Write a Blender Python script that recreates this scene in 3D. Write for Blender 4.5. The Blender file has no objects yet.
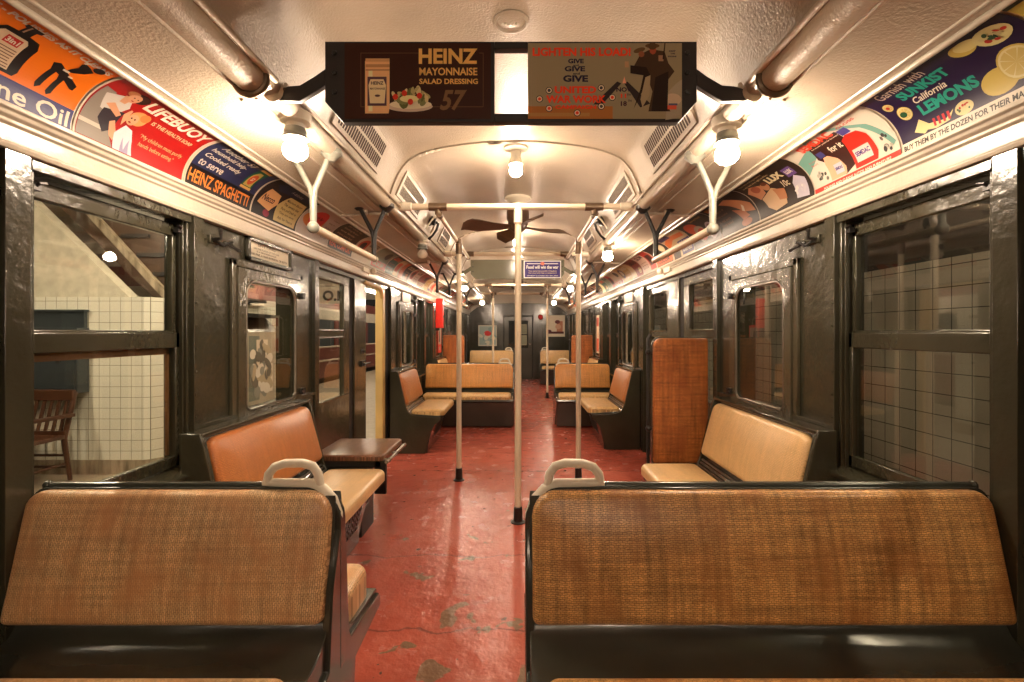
import bpy, bmesh, math, random
from mathutils import Vector, Matrix
random.seed(7)
S = bpy.context.scene
COL = S.collection
PI = math.pi

# ---------------------------------------------------------------- camera, world, exposure
cam_d = bpy.data.cameras.new('camera')
cam_d.sensor_width = 36.0
cam_d.lens = 480 * 36 / 1024
cam_d.shift_x = -7 / 1024
cam_d.shift_y = -8 / 1024
cam_d.clip_start = 0.03
cam_d.clip_end = 80
cam = bpy.data.objects.new('camera', cam_d)
cam.location = (0.02, 0, 1.25)
cam.rotation_euler = (PI / 2, 0, 0)
COL.objects.link(cam)
S.camera = cam
W = bpy.data.worlds.new('world')
W.use_nodes = True
W.node_tree.nodes['Background'].inputs[0].default_value = (0.25, 0.2, 0.15, 1)
W.node_tree.nodes['Background'].inputs[1].default_value = 0.05
S.world = W
S.view_settings.view_transform = 'Standard'
S.view_settings.look = 'None'
S.view_settings.gamma = 1.0
S.view_settings.exposure = 0.62
S.view_settings.use_curve_mapping = False
BULB = 300.0          # strength of every lit bulb
BULB_COL = (1.0, 0.775, 0.57)
PLAT = 95.0           # platform tubes
TUNNEL_FILL = 45.0         # fill tubes added outside the right windows

XW = 1.34            # inner face of the side walls
Y0, Y1 = -2.6, 13.0  # length of the car
ZBAR = 2.083

# ---------------------------------------------------------------- materials
def new_mat(name):
    m = bpy.data.materials.new(name); m.use_nodes = True
    nt = m.node_tree
    return m, nt, nt.nodes['Principled BSDF']

def N(nt, t, **kw):
    n = nt.nodes.new(t)
    for k, v in kw.items():
        setattr(n, k, v)
    return n

def coords(nt, scale=(1, 1, 1), src='Object'):
    tc = N(nt, 'ShaderNodeTexCoord'); mp = N(nt, 'ShaderNodeMapping')
    mp.inputs['Scale'].default_value = scale
    nt.links.new(tc.outputs[src], mp.inputs['Vector'])
    return mp.outputs['Vector']

def wpos(nt, scale=(1, 1, 1)):
    g = N(nt, 'ShaderNodeNewGeometry'); mp = N(nt, 'ShaderNodeMapping')
    mp.inputs['Scale'].default_value = scale
    nt.links.new(g.outputs['Position'], mp.inputs['Vector'])
    return mp.outputs['Vector']

def noise(nt, vec, scale, detail=3, rough=0.5, dist=0.0):
    n = N(nt, 'ShaderNodeTexNoise')
    n.inputs['Scale'].default_value = scale
    n.inputs['Detail'].default_value = detail
    n.inputs['Roughness'].default_value = rough
    n.inputs['Distortion'].default_value = dist
    nt.links.new(vec, n.inputs['Vector'])
    return n.outputs['Fac']

def ramp(nt, fac, stops):
    r = N(nt, 'ShaderNodeValToRGB')
    el = r.color_ramp.elements
    while len(el) < len(stops): el.new(0.5)
    for e, (p, c) in zip(el, stops):
        e.position = p
        e.color = (c[0], c[1], c[2], 1) if isinstance(c, (tuple, list)) else (c, c, c, 1)
    nt.links.new(fac, r.inputs['Fac'])
    return r.outputs['Color']

def mix(nt, fac, a, b, mode='MIX'):
    m = N(nt, 'ShaderNodeMix', data_type='RGBA', blend_type=mode)
    for sock, v in ((m.inputs[0], fac), (m.inputs[6], a), (m.inputs[7], b)):
        if hasattr(v, 'links'): nt.links.new(v, sock)
        elif isinstance(v, (tuple, list)): sock.default_value = (v[0], v[1], v[2], 1)
        else: sock.default_value = v
    return m.outputs[2]

def bump(nt, bs, height, dist, strength=1.0, prev=None):
    b = N(nt, 'ShaderNodeBump')
    b.inputs['Distance'].default_value = dist
    b.inputs['Strength'].default_value = strength
    nt.links.new(height, b.inputs['Height'])
    if prev is not None: nt.links.new(prev, b.inputs['Normal'])
    nt.links.new(b.outputs['Normal'], bs.inputs['Normal'])
    return b.outputs['Normal']

def paint(name, col, rough=0.25, peel=0.0012, scale=45, var=0.25, metallic=0.0, coat=0.0, wave=2.5):
    m, nt, bs = new_mat(name)
    v = wpos(nt)
    n1 = noise(nt, v, 3.0, 4)
    dark = tuple(c * (1 - var) for c in col); light = tuple(min(1, c * (1 + var)) for c in col)
    nt.links.new(ramp(nt, n1, [(0.3, dark), (0.7, light)]), bs.inputs['Base Color'])
    bs.inputs['Roughness'].default_value = rough
    bs.inputs['Metallic'].default_value = metallic
    bs.inputs['Coat Weight'].default_value = coat
    bs.inputs['Coat Roughness'].default_value = 0.12
    b1 = bump(nt, bs, noise(nt, v, scale, 3), peel)
    bump(nt, bs, noise(nt, v, 9, 2), peel * wave, prev=b1)
    return m

_ink = {}
INKF = 0.8      # overall depth of the printing inks
def ink(r, g, b, rough=0.45):
    key = (r, g, b, rough, INKF)
    if key not in _ink:
        m, nt, bs = new_mat('printed_paper')
        f = lambda c: (c / 255 / 12.92) if c / 255 <= 0.04045 else ((c / 255 + 0.055) / 1.055) ** 2.4
        bs.inputs['Base Color'].default_value = (min(0.95, f(r) * INKF), min(0.95, f(g) * INKF), min(0.95, f(b) * INKF), 1)
        bs.inputs['Roughness'].default_value = rough
        bs.inputs['Specular IOR Level'].default_value = 0.2
        _ink[key] = m
    return _ink[key]

def plain(name, col, rough=0.4, metallic=0.0):
    m, nt, bs = new_mat(name)
    v = coords(nt)
    n1 = noise(nt, v, 12.0, 3)
    nt.links.new(ramp(nt, n1, [(0.3, tuple(c * 0.85 for c in col)), (0.7, tuple(min(1, c * 1.12) for c in col))]), bs.inputs['Base Color'])
    bs.inputs['Roughness'].default_value = rough
    bs.inputs['Metallic'].default_value = metallic
    return m

def emit(name, col, strength):
    m = bpy.data.materials.new(name); m.use_nodes = True
    nt = m.node_tree; nt.nodes.remove(nt.nodes['Principled BSDF'])
    e = N(nt, 'ShaderNodeEmission')
    e.inputs[0].default_value = (*col, 1); e.inputs[1].default_value = strength
    nt.links.new(e.outputs[0], nt.nodes['Material Output'].inputs[0])
    return m

def glass_mat(name, tint=(0.93, 0.95, 0.92), refl=1.0, rough=0.0):
    m = bpy.data.materials.new(name); m.use_nodes = True
    nt = m.node_tree; nt.nodes.remove(nt.nodes['Principled BSDF'])
    t = N(nt, 'ShaderNodeBsdfTransparent'); t.inputs[0].default_value = (*tint, 1)
    g = N(nt, 'ShaderNodeBsdfGlossy'); g.inputs['Roughness'].default_value = rough
    lw = N(nt, 'ShaderNodeLayerWeight'); lw.inputs[0].default_value = 0.5
    p = N(nt, 'ShaderNodeMath', operation='POWER'); p.inputs[1].default_value = 4.0
    nt.links.new(lw.outputs['Facing'], p.inputs[0])
    mu = N(nt, 'ShaderNodeMath', operation='MULTIPLY_ADD', use_clamp=True); mu.inputs[1].default_value = 0.7; mu.inputs[2].default_value = 0.03 * refl
    nt.links.new(p.outputs[0], mu.inputs[0])
    ms = N(nt, 'ShaderNodeMixShader')
    nt.links.new(mu.outputs[0], ms.inputs[0]); nt.links.new(t.outputs[0], ms.inputs[1]); nt.links.new(g.outputs[0], ms.inputs[2])
    nt.links.new(ms.outputs[0], nt.nodes['Material Output'].inputs[0])
    return m

def rattan(name, c_light, c_dark, wear=(0.5, 0.2, 0.06), rough=0.38, bw=0.014, rh=0.0065, mort=0.5, wear_lo=0.45, wear_hi=0.75, turn=False, streak=0.55):
    m, nt, bs = new_mat(name)
    uv = coords(nt, (1, 1, 1), 'UV')
    if turn: uv.node.inputs['Rotation'].default_value = (0, 0, PI / 2)
    # the hand-woven strands wander a little
    nz = N(nt, 'ShaderNodeTexNoise'); nz.inputs['Scale'].default_value = 60.0; nz.inputs['Detail'].default_value = 2
    nt.links.new(uv, nz.inputs['Vector'])
    sb = N(nt, 'ShaderNodeVectorMath', operation='SUBTRACT'); sb.inputs[1].default_value = (0.5, 0.5, 0.5); nt.links.new(nz.outputs['Color'], sb.inputs[0])
    sc_ = N(nt, 'ShaderNodeVectorMath', operation='SCALE'); sc_.inputs['Scale'].default_value = 0.009; nt.links.new(sb.outputs[0], sc_.inputs[0])
    ad_ = N(nt, 'ShaderNodeVectorMath', operation='ADD'); nt.links.new(uv, ad_.inputs[0]); nt.links.new(sc_.outputs[0], ad_.inputs[1])
    uv = ad_.outputs[0]
    br = N(nt, 'ShaderNodeTexBrick', offset=0.5)
    br.inputs['Scale'].default_value = 1.0
    br.inputs['Brick Width'].default_value = bw
    br.inputs['Row Height'].default_value = rh
    br.inputs['Mortar Size'].default_value = rh * 0.16
    br.inputs['Mortar Smooth'].default_value = 0.6
    br.inputs['Color1'].default_value = (*c_light, 1)
    br.inputs['Color2'].default_value = (*[a * 0.5 + b * 0.5 for a, b in zip(c_light, c_dark)], 1)
    br.inputs['Mortar'].default_value = (*[c * mort for c in c_dark], 1)
    nt.links.new(uv, br.inputs['Vector'])
    s1 = noise(nt, coords(nt, (55, 3.5, 1), 'UV'), 1.0, 3)
    s2 = noise(nt, coords(nt, (3.5, 75, 1), 'UV'), 1.0, 3)
    blot = noise(nt, coords(nt, (4, 3, 1), 'UV'), 1.6, 5, 0.6)
    c = mix(nt, 1.0, br.outputs['Color'], ramp(nt, s1, [(0.3, streak), (0.62, 1.0)]), 'MULTIPLY')
    c = mix(nt, 1.0, c, ramp(nt, s2, [(0.3, streak * 1.12), (0.6, 1.0)]), 'MULTIPLY')
    c = mix(nt, ramp(nt, blot, [(wear_lo, 0.0), (wear_hi, 0.85)]), c, wear)
    nt.links.new(c, bs.inputs['Base Color'])
    bs.inputs['Roughness'].default_value = rough
    bs.inputs['Coat Weight'].default_value = 0.25
    bs.inputs['Coat Roughness'].default_value = 0.25
    bump(nt, bs, br.outputs['Fac'], -0.0009, 0.5)
    return m

M = {}
M['green'] = paint('dark_olive_enamel', (0.036, 0.034, 0.021), 0.2, 0.0018, 42, 0.2, coat=0.3)
M['green_door'] = paint('worn_olive_enamel', (0.060, 0.053, 0.033), 0.19, 0.0018, 42, 0.3, coat=0.3)
M['shell'] = paint('near_black_green_enamel', (0.036, 0.038, 0.030), 0.2, 0.0006, 25, 0.2, coat=0.5)
M['cream'] = paint('cream_ceiling_enamel', (0.42, 0.355, 0.27), 0.3, 0.0024, 110, 0.12, coat=0.1, wave=0.8)
M['duct'] = paint('cream_duct_enamel', (0.52, 0.44, 0.33), 0.5, 0.002, 110, 0.12, wave=0.8)
M['cornice'] = paint('cream_cornice_enamel', (0.45, 0.40, 0.32), 0.28, 0.0010, 60, 0.10, coat=0.1)
M['pole'] = paint('ivory_pole_enamel', (0.72, 0.62, 0.46), 0.3, 0.0002, 30, 0.08)
M['ivory'] = paint('chipped_ivory_enamel', (0.74, 0.68, 0.55), 0.35, 0.0012, 60, 0.15)
M['greyenamel'] = paint('pale_grey_enamel', (0.17, 0.17, 0.14), 0.3, 0.0003, 40, 0.1)
M['fan'] = plain('dark_brown_fan_metal', (0.075, 0.04, 0.022), 0.35)
M['bronze'] = plain('aged_bronze', (0.16, 0.11, 0.07), 0.35, 0.6)
M['black'] = plain('black_iron', (0.014, 0.013, 0.012), 0.4)
M['steel'] = plain('worn_steel', (0.28, 0.25, 0.21), 0.3, 0.9)
M['dark'] = plain('dark_void', (0.012, 0.010, 0.008), 0.8)
M['signgreen'] = paint('grey_green_sign_enamel', (0.16, 0.16, 0.11), 0.2, 0.0003, 20, 0.1, coat=0.5)
M['signblack'] = paint('black_brown_sign_frame', (0.012, 0.008, 0.007), 0.5, 0.0003, 30, 0.2)
M['slot'] = plain('vent_slot_dark', (0.05, 0.028, 0.022), 0.8)
M['slotgrey'] = plain('vent_mesh_grey', (0.16, 0.14, 0.12), 0.7)
M['bulb'] = emit('lit_bulb', BULB_COL, BULB)
M['bulb_off'] = plain('frosted_bulb', (0.8, 0.72, 0.6), 0.15)
M['red'] = plain('signal_red_enamel', (0.72, 0.03, 0.02), 0.35)
M['wood'] = plain('brown_oak', (0.07, 0.026, 0.012), 0.35)
M['woodpale'] = plain('brown_window_wood', (0.20, 0.095, 0.04), 0.4)
M['jamb'] = paint('yellowed_door_jamb', (0.55, 0.38, 0.14), 0.35, 0.001, 30, 0.15)
M['glass'] = glass_mat('window_glass', (0.90, 0.90, 0.86), 1.0)
M['glass_r'] = glass_mat('tunnel_side_glass', (0.86, 0.86, 0.82), 2.3)
M['concrete'] = plain('platform_concrete', (0.30, 0.24, 0.17), 0.6)
M['plaster'] = plain('cream_plaster', (0.62, 0.56, 0.44), 0.6)
M['navy'] = plain('dark_slate_cabinet', (0.030, 0.038, 0.042), 0.4)
M['tube'] = emit('platform_tube', (1.0, 0.86, 0.66), PLAT)
M['tube_fill'] = emit('tunnel_fill_tube', (1.0, 0.84, 0.62), TUNNEL_FILL)
M['traincar'] = paint('maroon_train_enamel', (0.16, 0.045, 0.035), 0.3, 0.0005, 20, 0.1)
M['traincream'] = paint('cream_train_enamel', (0.50, 0.42, 0.33), 0.35, 0.0005, 20, 0.1)
M['handgrip'] = M['pole']

M['rat_front'] = rattan('honey_rattan', (0.98, 0.68, 0.36), (0.66, 0.35, 0.14), (0.58, 0.27, 0.11), bw=0.011, rh=0.0050, wear_lo=0.44, wear_hi=0.70, turn=True, streak=0.66)
M['rat_right'] = rattan('dark_honey_rattan', (0.96, 0.54, 0.19), (0.54, 0.23, 0.06), (0.34, 0.12, 0.028), bw=0.012, rh=0.0055, wear_lo=0.47, wear_hi=0.70)
M['rat_part'] = rattan('russet_rattan', (0.78, 0.27, 0.055), (0.42, 0.10, 0.02), (0.30, 0.07, 0.014))
M['rat_side'] = rattan('orange_brown_rattan', (0.68, 0.27, 0.08), (0.50, 0.16, 0.04), (0.46, 0.15, 0.04), 0.3, mort=0.5, streak=0.8)
M['rat_far'] = rattan('golden_rattan', (0.98, 0.47, 0.12), (0.72, 0.30, 0.07), (0.74, 0.32, 0.07), 0.4, mort=0.6, streak=0.75)
M['rat_flap'] = rattan('brown_rattan', (0.30, 0.135, 0.06), (0.19, 0.075, 0.035), (0.15, 0.06, 0.028), 0.3)
M['vinyl'] = rattan('pale_tan_rattan', (0.86, 0.60, 0.30), (0.72, 0.46, 0.20), (0.82, 0.54, 0.25), 0.33, mort=0.65, streak=0.85)
M['vinyl2'] = rattan('pale_gold_rattan', (0.80, 0.52, 0.22), (0.60, 0.35, 0.12), (0.66, 0.40, 0.14), 0.36, mort=0.6, streak=0.8)

def floor_mat():
    m, nt, bs = new_mat('worn_red_floor_paint')
    v = wpos(nt)
    big = noise(nt, v, 1.3, 4)
    red = ramp(nt, big, [(0.25, (0.30, 0.052, 0.032)), (0.55, (0.42, 0.088, 0.056)), (0.8, (0.50, 0.14, 0.095))])
    fade = ramp(nt, noise(nt, v, 14, 5, 0.65), [(0.45, 0.0), (0.8, 0.45)])
    c = mix(nt, fade, red, (0.46, 0.15, 0.11))
    # worn patches, mostly in the near aisle
    sep = N(nt, 'ShaderNodeSeparateXYZ'); nt.links.new(v, sep.inputs[0])
    patch = noise(nt, wpos(nt, (1.15, 1.0, 1)), 4.6, 3, 0.55, 0.4)
    mr = N(nt, 'ShaderNodeMapRange'); mr.inputs['From Min'].default_value = 1.6; mr.inputs['From Max'].default_value = 3.6
    mr.inputs['To Min'].default_value = 0.045; mr.inputs['To Max'].default_value = -0.10
    nt.links.new(sep.outputs['Y'], mr.inputs['Value'])
    ad = N(nt, 'ShaderNodeMath', operation='ADD'); nt.links.new(patch, ad.inputs[0]); nt.links.new(mr.outputs[0], ad.inputs[1])
    pm = ramp(nt, ad.outputs[0], [(0.615, 0.0), (0.627, 1.0)])
    c = mix(nt, pm, c, (0.19, 0.105, 0.062))
    small = ramp(nt, noise(nt, v, 15, 2, 0.5), [(0.71, 0.0), (0.725, 1.0)])
    c = mix(nt, small, c, (0.10, 0.05, 0.035))
    # wandering cracks across the floor
    for yc in (2.02, 2.70, 4.35):
        w = N(nt, 'ShaderNodeMath', operation='MULTIPLY_ADD'); nt.links.new(noise(nt, v, 5, 4), w.inputs[0]); w.inputs[1].default_value = 0.16; w.inputs[2].default_value = -yc - 0.08
        a = N(nt, 'ShaderNodeMath', operation='ADD'); nt.links.new(sep.outputs['Y'], a.inputs[0]); nt.links.new(w.outputs[0], a.inputs[1])
        b = N(nt, 'ShaderNodeMath', operation='ABSOLUTE'); nt.links.new(a.outputs[0], b.inputs[0])
        c = mix(nt, ramp(nt, b.outputs[0], [(0.003, 0.7), (0.009, 0.0)]), c, (0.09, 0.03, 0.022))
    nt.links.new(c, bs.inputs['Base Color'])
    nt.links.new(ramp(nt, noise(nt, v, 6, 4), [(0.3, 0.12), (0.7, 0.30)]), bs.inputs['Roughness'])
    b1 = bump(nt, bs, noise(nt, v, 55, 4, 0.6), 0.0020)
    bump(nt, bs, noise(nt, v, 10, 3), 0.008, prev=b1)
    return m
M['floor'] = floor_mat()

def tile_mat(name, size, tile, grout, axis, rough=0.2):
    m, nt, bs = new_mat(name)
    g = N(nt, 'ShaderNodeNewGeometry'); sep = N(nt, 'ShaderNodeSeparateXYZ'); nt.links.new(g.outputs['Position'], sep.inputs[0])
    cmb = N(nt, 'ShaderNodeCombineXYZ')
    nt.links.new(sep.outputs[axis], cmb.inputs[0]); nt.links.new(sep.outputs['Z'], cmb.inputs[1])
    br = N(nt, 'ShaderNodeTexBrick', offset=0.0)
    br.inputs['Scale'].default_value = 1
    br.inputs['Brick Width'].default_value = size; br.inputs['Row Height'].default_value = size
    br.inputs['Mortar Size'].default_value = size * 0.022
    br.inputs['Mortar Smooth'].default_value = 0.2
    br.inputs['Color1'].default_value = (*tile, 1); br.inputs['Color2'].default_value = (*[t * 0.96 for t in tile], 1)
    br.inputs['Mortar'].default_value = (*grout, 1)
    nt.links.new(cmb.outputs[0], br.inputs['Vector'])
    nt.links.new(br.outputs['Color'], bs.inputs['Base Color'])
    bs.inputs['Roughness'].default_value = rough
    return m
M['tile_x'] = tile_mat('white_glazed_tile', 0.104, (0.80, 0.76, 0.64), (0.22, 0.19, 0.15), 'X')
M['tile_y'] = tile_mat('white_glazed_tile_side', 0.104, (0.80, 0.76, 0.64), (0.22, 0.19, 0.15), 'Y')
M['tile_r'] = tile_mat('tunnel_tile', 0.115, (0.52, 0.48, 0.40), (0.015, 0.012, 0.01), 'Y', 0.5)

def stain_mat():
    m, nt, bs = new_mat('stained_concrete_base')
    n = noise(nt, wpos(nt, (14, 14, 2.5)), 1.2, 4)
    nt.links.new(ramp(nt, n, [(0.3, (0.14, 0.10, 0.06)), (0.6, (0.42, 0.34, 0.24))]), bs.inputs['Base Color'])
    bs.inputs['Roughness'].default_value = 0.6
    return m
M['stain'] = stain_mat()

# ---------------------------------------------------------------- mesh helpers
def nb():
    return bmesh.new()

def _mi(faces, mi):
    for f in faces: f.material_index = mi

def box(bm, x0, x1, y0, y1, z0, z1, mi=0):
    if x0 > x1: x0, x1 = x1, x0
    if y0 > y1: y0, y1 = y1, y0
    vs = [bm.verts.new((x, y, z)) for z in (z0, z1) for x, y in ((x0, y0), (x1, y0), (x1, y1), (x0, y1))]
    fs = [bm.faces.new([vs[i] for i in q]) for q in ((3, 2, 1, 0), (4, 5, 6, 7), (0, 1, 5, 4), (1, 2, 6, 5), (2, 3, 7, 6), (3, 0, 4, 7))]
    _mi(fs, mi)
    return fs

def prism(bm, pts, axis, d0, d1, mi=0):
    """extrude a 2-D outline; axis 'x' (pts are y,z), 'y' (pts are x,z), 'z' (pts are x,y)"""
    def P(a, b, d):
        return {'x': (d, a, b), 'y': (a, d, b), 'z': (a, b, d)}[axis]
    A = [bm.verts.new(P(a, b, d0)) for a, b in pts]
    B = [bm.verts.new(P(a, b, d1)) for a, b in pts]
    n = len(pts)
    fs = [bm.faces.new(A[::-1]), bm.faces.new(B)]
    for i in range(n):
        fs.append(bm.faces.new((A[i], A[(i + 1) % n], B[(i + 1) % n], B[i])))
    _mi(fs, mi)
    return fs

def ribbon(bm, pts, d0, d1, mi=0, nseg=1):
    """open strip along Y following x,z points"""
    rows = []
    for j in range(nseg + 1):
        y = d0 + (d1 - d0) * j / nseg
        rows.append([bm.verts.new((a, y, b)) for a, b in pts])
    for r0, r1 in zip(rows, rows[1:]):
        for i in range(len(pts) - 1):
            f = bm.faces.new((r0[i], r0[i + 1], r1[i + 1], r1[i])); f.material_index = mi

def basis(d):
    d = Vector(d).normalized()
    u = d.orthogonal().normalized()
    return u, d.cross(u).normalized()

def tube(bm, pts, r, seg=12, mi=0, cap=True):
    pts = [Vector(p) for p in pts]
    n = len(pts)
    rs = r if isinstance(r, (list, tuple)) else [r] * n
    T = []
    for i in range(n):
        a = pts[max(i - 1, 0)]; b = pts[min(i + 1, n - 1)]
        T.append((b - a).normalized())
    u, w = basis(T[0])
    rings = []
    for i in range(n):
        t = T[i]
        u = (u - t * u.dot(t)).normalized(); w = t.cross(u)
        rings.append([bm.verts.new(pts[i] + (u * math.cos(2 * PI * k / seg) + w * math.sin(2 * PI * k / seg)) * rs[i]) for k in range(seg)])
    for a, b in zip(rings, rings[1:]):
        for k in range(seg):
            f = bm.faces.new((a[k], a[(k + 1) % seg], b[(k + 1) % seg], b[k])); f.material_index = mi
    if cap:
        for q in (rings[0][::-1], rings[-1]):
            f = bm.faces.new(q); f.material_index = mi

def lathe(bm, o, prof, seg=20, mi=0, axis=(0, 0, 1)):
    """prof: (radius, distance along axis)"""
    o = Vector(o); d = Vector(axis).normalized(); u, w = basis(d)
    rings = []
    for r, h in prof:
        if r < 1e-6: rings.append([bm.verts.new(o + d * h)])
        else: rings.append([bm.verts.new(o + d * h + (u * math.cos(2 * PI * k / seg) + w * math.sin(2 * PI * k / seg)) * r) for k in range(seg)])
    for a, b in zip(rings, rings[1:]):
        for k in range(seg):
            k2 = (k + 1) % seg
            if len(a) == 1 and len(b) == 1: continue
            if len(a) == 1: q = (a[0], b[k2], b[k])
            elif len(b) == 1: q = (a[k], a[k2], b[0])
            else: q = (a[k], a[k2], b[k2], b[k])
            f = bm.faces.new(q); f.material_index = mi
    for rg in (rings[0], rings[-1]):
        if len(rg) > 2:
            f = bm.faces.new(rg); f.material_index = mi

def ball(bm, c, r, seg=16, mi=0, sz=1.0):
    n = seg // 2
    lathe(bm, c, [(r * math.sin(PI * i / n), -r * sz * math.cos(PI * i / n)) for i in range(n + 1)], seg, mi)

def rrect(a0, a1, b0, b1, r, n=5):
    """rounded rectangle; r = radii of (a0b0, a1b0, a1b1, a0b1)"""
    if not isinstance(r, (tuple, list)): r = (r,) * 4
    pts = []
    for (ca, cb, sa, sb, st), q in zip(((a0, b0, 1, 1, PI), (a1, b0, -1, 1, 1.5 * PI), (a1, b1, -1, -1, 0), (a0, b1, 1, -1, 0.5 * PI)), r):
        if q <= 0: pts.append((ca, cb)); continue
        for i in range(n + 1):
            t = st + 0.5 * PI * i / n
            pts.append((ca + sa * q + q * math.cos(t), cb + sb * q + q * math.sin(t)))
    return pts

def slab(bm, outline, thick, redge, bulge, O, ea, eb, en, mi=0):
    O, ea, eb, en = map(Vector, (O, ea, eb, en))
    uvl = bm.loops.layers.uv.verify()
    n = len(outline)
    a0 = min(p[0] for p in outline); a1 = max(p[0] for p in outline)
    b0 = min(p[1] for p in outline); b1 = max(p[1] for p in outline)
    nor = []
    for i in range(n):
        p, q, s = outline[i - 1], outline[i], outline[(i + 1) % n]
        e1 = Vector((q[1] - p[1], p[0] - q[0])).normalized(); e2 = Vector((s[1] - q[1], q[0] - s[0])).normalized()
        m_ = (e1 + e2); m_ = m_.normalized() if m_.length > 1e-6 else e1
        nor.append(m_ / max(0.6, m_.dot(e1)))
    levels = [([p for p in outline], 0.0), ([p for p in outline], thick - redge)]
    K = 5
    for k in range(1, K + 1):
        t = 0.5 * PI * k / K
        ins = redge * (1 - math.cos(t))
        levels.append(([(p[0] - v.x * ins, p[1] - v.y * ins) for p, v in zip(outline, nor)], thick - redge + redge * math.sin(t)))
    base, h = levels[-1]
    mb = (b0 + b1) / 2; ma = (a0 + a1) / 2
    hh = min(b1 - b0, a1 - a0) / 2 * 0.98
    for f in (0.12, 0.3, 0.55, 0.8, 0.97):
        pts = []
        for a, b in base:
            ta = min(max(a, a0 + hh), a1 - hh) if a1 - a0 > 2 * hh else ma
            tb = min(max(b, b0 + hh), b1 - hh) if b1 - b0 > 2 * hh else mb
            pts.append((a + (ta - a) * f, b + (tb - b) * f))
        levels.append((pts, h + bulge * (1 - (1 - f) ** 2.2)))
    rings = []
    for pts, nn in levels:
        rings.append([(bm.verts.new(O + ea * a + eb * b + en * nn), (a, b)) for a, b in pts])
    def face(vs):
        f = bm.faces.new([v[0] for v in vs]); f.material_index = mi
        for l, v in zip(f.loops, vs): l[uvl].uv = v[1]
    for A, B in zip(rings, rings[1:]):
        for i in range(n):
            j = (i + 1) % n
            face((A[i], A[j], B[j], B[i]))
    face(rings[0][::-1]); face(rings[-1])

ORG = {}
def obj(name, bm, mats, parent=None, label=None, cat=None, group=None, kind=None, bevel=0.0, smooth=True, recalc=True):
    if recalc: bmesh.ops.recalc_face_normals(bm, faces=bm.faces)
    vs = [v.co for v in bm.verts]
    lo = Vector((min(v.x for v in vs), min(v.y for v in vs), min(v.z for v in vs)))
    hi = Vector((max(v.x for v in vs), max(v.y for v in vs), max(v.z for v in vs)))
    o_ = Vector(((lo.x + hi.x) / 2, (lo.y + hi.y) / 2, lo.z))
    bmesh.ops.translate(bm, verts=bm.verts, vec=-o_)
    me = bpy.data.meshes.new(name); bm.to_mesh(me); bm.free()
    for m in (mats if isinstance(mats, (list, tuple)) else [mats]): me.materials.append(m)
    if smooth:
        me.shade_smooth(); me.set_sharp_from_angle(angle=math.radians(38))
    o = bpy.data.objects.new(name, me); COL.objects.link(o)
    ORG[o.name] = o_
    if parent is not None:
        o.parent = parent; o.location = o_ - ORG[parent.name]
    else:
        o.location = o_
    if bevel:
        b = o.modifiers.new('bevel', 'BEVEL'); b.width = bevel; b.segments = 2; b.limit_method = 'ANGLE'; b.angle_limit = math.radians(40)
        b.harden_normals = False
    tag(o, label, cat, group, kind)
    return o

def tag(o, label=None, cat=None, group=None, kind=None):
    if label: o['label'] = label
    if cat: o['category'] = cat
    if group: o['group'] = group
    if kind: o['kind'] = kind
    return o

def thing(name, loc, label, cat, group=None):
    o = bpy.data.objects.new(name, None); COL.objects.link(o)
    o.location = loc; o.empty_display_size = 0.05
    ORG[o.name] = Vector(loc)
    return tag(o, label, cat, group)

def struct(name, bm, mats, **kw):
    return obj(name, bm, mats, kind='structure', **kw)

def px(x, y, Y):
    """a point of the place that lies Y metres ahead, from where the photograph shows it"""
    return (0.02 + (x - 519) * Y / 480, 1.25 - (y - 333) * Y / 480)

# ---------------------------------------------------------------- printed matter
_text_cache = {}
def text_polys(s, bold=0.0, shear=0.0, space=1.0):
    key = (s, bold, shear, space)
    if key not in _text_cache:
        cu = bpy.data.curves.new('t', 'FONT'); cu.body = s; cu.size = 1.0
        cu.offset = bold; cu.shear = shear; cu.space_character = space
        cu.resolution_u = 3; cu.fill_mode = 'BOTH' if hasattr(cu, 'fill_mode') else cu.fill_mode
        o = bpy.data.objects.new('t', cu)
        me = o.to_mesh()
        vs = [(v.co.x, v.co.y) for v in me.vertices]
        fs = [tuple(p.vertices) for p in me.polygons]
        o.to_mesh_clear(); bpy.data.objects.remove(o); bpy.data.curves.remove(cu)
        xs = [v[0] for v in vs] or [0]; ys = [v[1] for v in vs] or [0]
        _text_cache[key] = (vs, fs, (min(xs), max(xs), min(ys), max(ys)))
    return _text_cache[key]

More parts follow.
